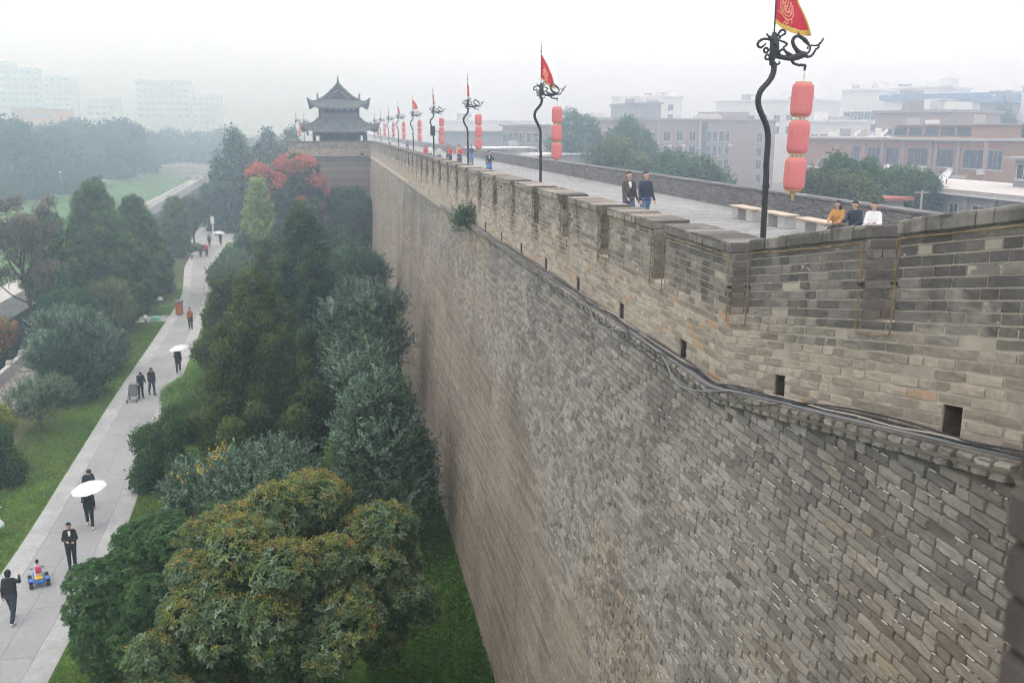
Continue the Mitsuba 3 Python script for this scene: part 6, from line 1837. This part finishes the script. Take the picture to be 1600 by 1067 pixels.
# on the path, from near to far
person('man in black jacket and dark jeans walking away at the lower left', (-10.35, 29.9, .022), 0.1, {**WALK, 'rarm': 55, 'relbow': 60, 'rin': 25}, 'black_cloth', 'dark_denim', 'shoe_white', h=1.76)
child = person('small child in pale top riding the toy quad bike', (-10.3, 32.5, .022), -0.35, dict(seat=.34, lleg=70, rleg=70, lknee=70, rknee=70, larm=45, rarm=45, lelbow=20, relbow=20, lopen=12, ropen=12, lean=8), 'pale_green_cloth', 'white_cloth', 'shoe_white', h=1.02)
bag = thing('school_bag', 'bright pink school bag on the back of the small child', 'bag')
at = child['at']
def at_box(a, b, c, d, e, f_, bev=.03):
    v, f = bevel_box(a, b, c, d, e, f_, bev); return at(v), f
put(bag + '__pouch', at_box(-.15, .15, -.30, -.14, .10, .50, .05), 'pink_cloth'); part(bag, 'pocket', at_box(-.12, .12, -.335, -.30, .12, .30, .015), 'red_cloth')
quad = thing('toy_quad', 'blue plastic toy quad bike with yellow seat on the path', 'toy')
qc, qs = math.cos(.35), math.sin(.35)
qm = lambda v: np.stack([np.asarray(v)[:, 0] * qc - np.asarray(v)[:, 1] * qs - 10.3, np.asarray(v)[:, 0] * qs + np.asarray(v)[:, 1] * qc + 32.5, np.asarray(v)[:, 2] + .022], 1)
def qbox(*a): v, f = bevel_box(*a); return qm(v), f
put(quad + '__body', qbox(-.17, .17, -.35, .45, .14, .27, .04), 'plastic_blue'); part(quad, 'seat', qbox(-.13, .13, -.28, .12, .275, .34, .03), 'plastic_yellow')
for sx in (-1, 1): part(quad, 'mudguard', qbox(sx * .25 - .08, sx * .25 + .08, -.38, -.1, .27, .31, .02), 'plastic_blue')
v, f = tube([[0, .3, .27], [0, .26, .5]], .03, 8); part(quad, 'steering_post', (qm(v), f), 'plastic_yellow')
v, f = tube([[-.22, .22, .5], [0, .26, .52], [.22, .22, .5]], .02, 8); part(quad, 'handlebar', (qm(v), f), 'rubber')
for sx in (-1, 1):
    for y in (-.24, .33):
        v, f = tube([[sx * .2, y, .12], [sx * .32, y, .12]], .12, 16); w_ = part(quad, 'wheel', (qm(v), f), 'rubber')
        v, f = tube([[sx * .31, y, .12], [sx * .325, y, .12]], .06, 12); part(w_, 'hub', (qm(v), f), 'plastic_yellow')
p = person('person in black jacket over a pale shirt behind the round evergreen', (-9.5, 33.6, .022), 2.9, {**STAND, 'larm': 10, 'rarm': 12, 'lelbow': 70, 'relbow': 80, 'lin': 30, 'lout': 12, 'rout': 14, 'rin': 35, 'nod': 12}, 'black_cloth', 'black_cloth', h=1.68, inner='white_cloth')
person('bent man in dark blue top walking behind the nearest umbrella', (-10.25, 39.4, .022), 2.55, {**WALK2, 'lean': 18, 'nod': 22}, 'navy_cloth', 'black_cloth', h=1.75)
u = person('walker in black under the nearest white umbrella', (-9.75, 37.3, .022), 2.9, {**WALK, 'rarm': 40, 'relbow': 85, 'rin': 10}, 'black_cloth', 'black_cloth', 'shoe_white', h=1.66)
umbrella('large white umbrella, nearest on the path', u['at']([-.05, .22, .98]), (0.12, -0.14), r=.66)
person('person in black leaning over the pushchair on the left of the couple', (-11.25, 56.2, .022), 2.8, {**STAND, 'lean': 26, 'nod': 25, 'larm': 40, 'rarm': 45}, 'black_cloth', 'black_cloth', h=1.68)
person('person in black with long hair close at the right of the bent one', (-10.75, 56.8, .022), 2.7, {**WALK, 'lean': 8, 'nod': 20}, 'black_cloth', 'dark_denim', hair='long', h=1.66)
pc = thing('pushchair', 'small grey pushchair in front of the leaning couple', 'pushchair')
part(pc, 'seat', Manifold.hull_points(np.array([[-11.8, 55.3, .35], [-11.35, 55.3, .35], [-11.8, 55.8, .35], [-11.35, 55.8, .35], [-11.8, 55.85, .95], [-11.35, 55.85, .95]])), 'grey_cloth')
part(pc, 'handle', tube([[-11.78, 55.8, .9], [-11.75, 56.0, 1.0], [-11.4, 56.0, 1.0], [-11.37, 55.8, .9]], .015, 6), 'grey_metal')
for x in (-11.82, -11.33):
    for y in (55.2, 55.85):
        part(pc, 'wheel', tube([[x - .02, y, .12], [x + .02, y, .12]], .10, 12), 'rubber'); part(pc, 'strut', tube([[x, y, .12], [x, 55.5, .4]], .012, 5), 'grey_metal')
u = person('walker in dark clothes under the second white umbrella', (-10.0, 61.8, .022), 3.0, {**WALK2, 'rarm': 40, 'relbow': 85, 'rin': 10}, 'black_cloth', 'dark_denim', 'shoe_white', h=1.66)
umbrella('white umbrella second along the path, by the clipped hedge', u['at']([-.1, .2, .96]), (0.05, -0.16), r=.62)
person('person with orange red top partly hidden by conifers at the path edge', (-11.15, 76, .022), 3.0, {**WALK, 'larm': 30, 'lelbow': 60}, 'orange_cloth', 'black_cloth', h=1.68)
person('left walker of the far pair by the end of the lawn', (-15.9, 120.3, .022), 3.1, WALK, 'grey_cloth', 'dark_denim', h=1.7, detail=.06)
person('right walker of the far pair, in dark red', (-15.2, 120.4, .022), 3.1, WALK2, 'red_cloth', 'black_cloth', h=1.66, detail=.06)
person('lone walker in grey and red before the paved square', (-16.1, 131.0, .022), 3.1, WALK, 'grey_cloth', 'brown_cloth', h=1.7, detail=.06)
u = person('walker under the farthest white umbrella at the path bend', (-14.9, 132.9, .022), 3.1, {**WALK, 'rarm': 40, 'relbow': 85}, 'navy_cloth', 'black_cloth', h=1.68, detail=.06)
umbrella('white umbrella at the far bend of the path', u['at']([.05, .2, .97]), (0.05, 0.1), r=.8)
person('person in black at the left edge of the near lawn', (-13.85, 39.6, .0), 0.4, WALK, 'black_cloth', 'black_cloth', 'shoe_white', h=1.7)

# on the wall
p = person('young man in open brown jacket with a shoulder strap, left of the strolling pair', (9.20, 29.4, 12.0), 2.95, {**WALK, 'larm': 5, 'rarm': 12, 'relbow': 45, 'lelbow': 30, 'rin': 8}, 'brown_cloth', 'denim', h=1.80, inner='white_cloth', jacket_len=.08, detail=.025)
stp = thing('shoulder_strap', 'dark strap across the chest of the man in brown', 'strap')
put(stp + '__band', (lambda vf: (p['at'](vf[0]), vf[1]))(tube(spline(np.array([[-.13, .06, .50], [-.06, .145, .36], [.05, .155, .16], [.13, .12, -.02]]), 10), .018, 6)), 'hair')
person('smiling man in black hooded top and jeans, right of the strolling pair', (9.68, 29.2, 12.0), 3.05, {**WALK2, 'larm': 8, 'rarm': 10, 'lelbow': 25, 'relbow': 22}, 'navy_cloth', 'denim', h=1.79, jacket_len=.06, detail=.025)
SIT = dict(seat=0.40, lleg=84, rleg=84, lknee=80, rknee=76)
person('young woman in yellow top with long dark hair, leftmost of the seated trio', (13.62, 24.35, 12.0), -2.2, {**SIT, 'lean': 8, 'larm': 28, 'rarm': 35, 'lelbow': 50, 'relbow': 40, 'lin': 20, 'rin': 25, 'look': -15}, 'yellow_cloth', 'dark_denim', hair='long', h=1.52, detail=.025)
person('man in navy with glasses, middle of the seated trio', (13.80, 23.75, 12.0), -2.2, {**SIT, 'lean': 12, 'larm': 30, 'rarm': 35, 'lelbow': 40, 'relbow': 55, 'lin': 15}, 'navy_cloth', 'dark_denim', h=1.6, detail=.025)
w3 = person('young man in white shirt, rightmost of the seated trio', (13.98, 23.2, 12.0), -2.5, {**SIT, 'lean': 4, 'larm': 25, 'rarm': 25, 'lelbow': 70, 'relbow': 70, 'lin': 25, 'rin': 25}, 'white_cloth', 'black_cloth', h=1.6, detail=.025)
k = thing('map_sheet', 'white folded sheet held on the lap of the man in white', 'paper')
put(k, (lambda vf: (w3['at'](vf[0]), vf[1]))(bevel_box(-.28, .26, .22, .52, .15, .165, .004)), 'plastic_white')


def bicycle(label, loc, face, m, s=1.0):
    k = thing('bicycle', label, 'bicycle', 'bicycles on the wall')
    c, sn = math.cos(face), math.sin(face)
    def T_(vf):
        v = np.asarray(vf[0]) * s
        return np.stack([v[:, 0] * c - v[:, 1] * -sn * -1 * -1, v[:, 0] * sn * -1 + v[:, 1] * c, v[:, 2]], 1) + loc if False else (np.stack([v[:, 0] * c + v[:, 1] * sn, -v[:, 0] * sn + v[:, 1] * c, v[:, 2]], 1) + loc), vf[1]
    a = np.linspace(0, 2 * np.pi, 25)[:-1]
    for y in (-.5, .55):
        w_ = part(k, 'wheel', T_(tube(np.stack([0 * a, y + .33 * np.cos(a), .34 + .33 * np.sin(a)], 1), .02, 6, closed=True)), 'rubber')
        part(w_, 'spoke', T_(cat(*[tube([[0, y, .34], [0, y + .32 * math.cos(b), .34 + .32 * math.sin(b)]], .004, 3) for b in np.arange(8) * math.pi / 4])), 'grey_metal', kind='stuff')
    part(k, 'frame', T_(cat(tube([[0, -.5, .34], [0, -.1, .3], [0, -.18, .82], [0, -.5, .34]], .018, 6), tube([[0, -.1, .3], [0, .4, .78], [0, .43, .9]], .02, 6), tube([[0, -.16, .75], [0, .4, .78]], .018, 6), tube([[0, .4, .85], [0, .55, .34]], .018, 6))), m)
    part(k, 'handlebar', T_(tube([[-.28, .33, 1.0], [-.1, .42, 1.02], [.1, .42, 1.02], [.28, .33, 1.0]], .015, 6)), 'grey_metal')
    part(k, 'saddle', T_(bevel_box(-.08, .08, -.32, -.06, .84, .90, .02)), 'rubber')


RIDE = dict(seat=.86, lleg=38, rleg=62, lknee=40, rknee=75, lean=14, larm=50, rarm=50, lelbow=20, relbow=20)
for x, y, lb, blb, top, leg in ((9.88, 61.6, 'cyclist in black jacket and blue trousers riding towards the camera', 'blue bicycle ridden by the man in black', 'black_cloth', 'blue_cloth'),
                                (9.9, 82.5, 'cyclist in red behind the third lamp post, left of two', 'bicycle under the left rider in red', 'red_cloth', 'black_cloth'),
                                (10.6, 81.5, 'cyclist in red behind the third lamp post, right of two', 'bicycle under the right rider in red', 'red_cloth', 'black_cloth'),
                                (12.0, 84.5, 'cyclist in dark blue partly behind the third lamp post', 'bicycle of the rider in dark blue', 'navy_cloth', 'blue_cloth')):
    person(lb, (x, y - .2, 12.0), 3.05, RIDE, top, leg, h=1.72, detail=.05, inner='white_cloth' if y < 70 else None)
    bicycle(blb, np.array([x, y, 12.0]), 3.05, 'plastic_blue' if y < 70 else 'grey_metal')
for x, y, lb, top, leg, ps in ((11.5, 88.4, 'standing person in bright yellow top far along the walkway', 'lime_cloth', 'blue_cloth', STAND), (10.75, 90.5, 'person in grey far along the walkway, left of the yellow top', 'grey_cloth', 'dark_denim', WALK), (8.37, 87.4, 'person in red far along the walkway by the fourth lamp', 'red_cloth', 'dark_denim', WALK),
                               (8.9, 88.9, 'person in white far along the walkway by the fourth lamp', 'white_cloth', 'denim', STAND), (9.2, 84.0, 'person in pale clothes far along the walkway, between third and fourth lamps', 'pale_green_cloth', 'denim', WALK2), (10.8, 140, 'tiny person in dark clothes far along the walkway', 'grey_cloth', 'black_cloth', WALK), (9.8, 165, 'tiny person in white at the far end of the walkway', 'white_cloth', 'grey_cloth', STAND)):
    person(lb, (x, y, 12.0), 3.0, ps, top, leg, h=1.7, detail=.06)
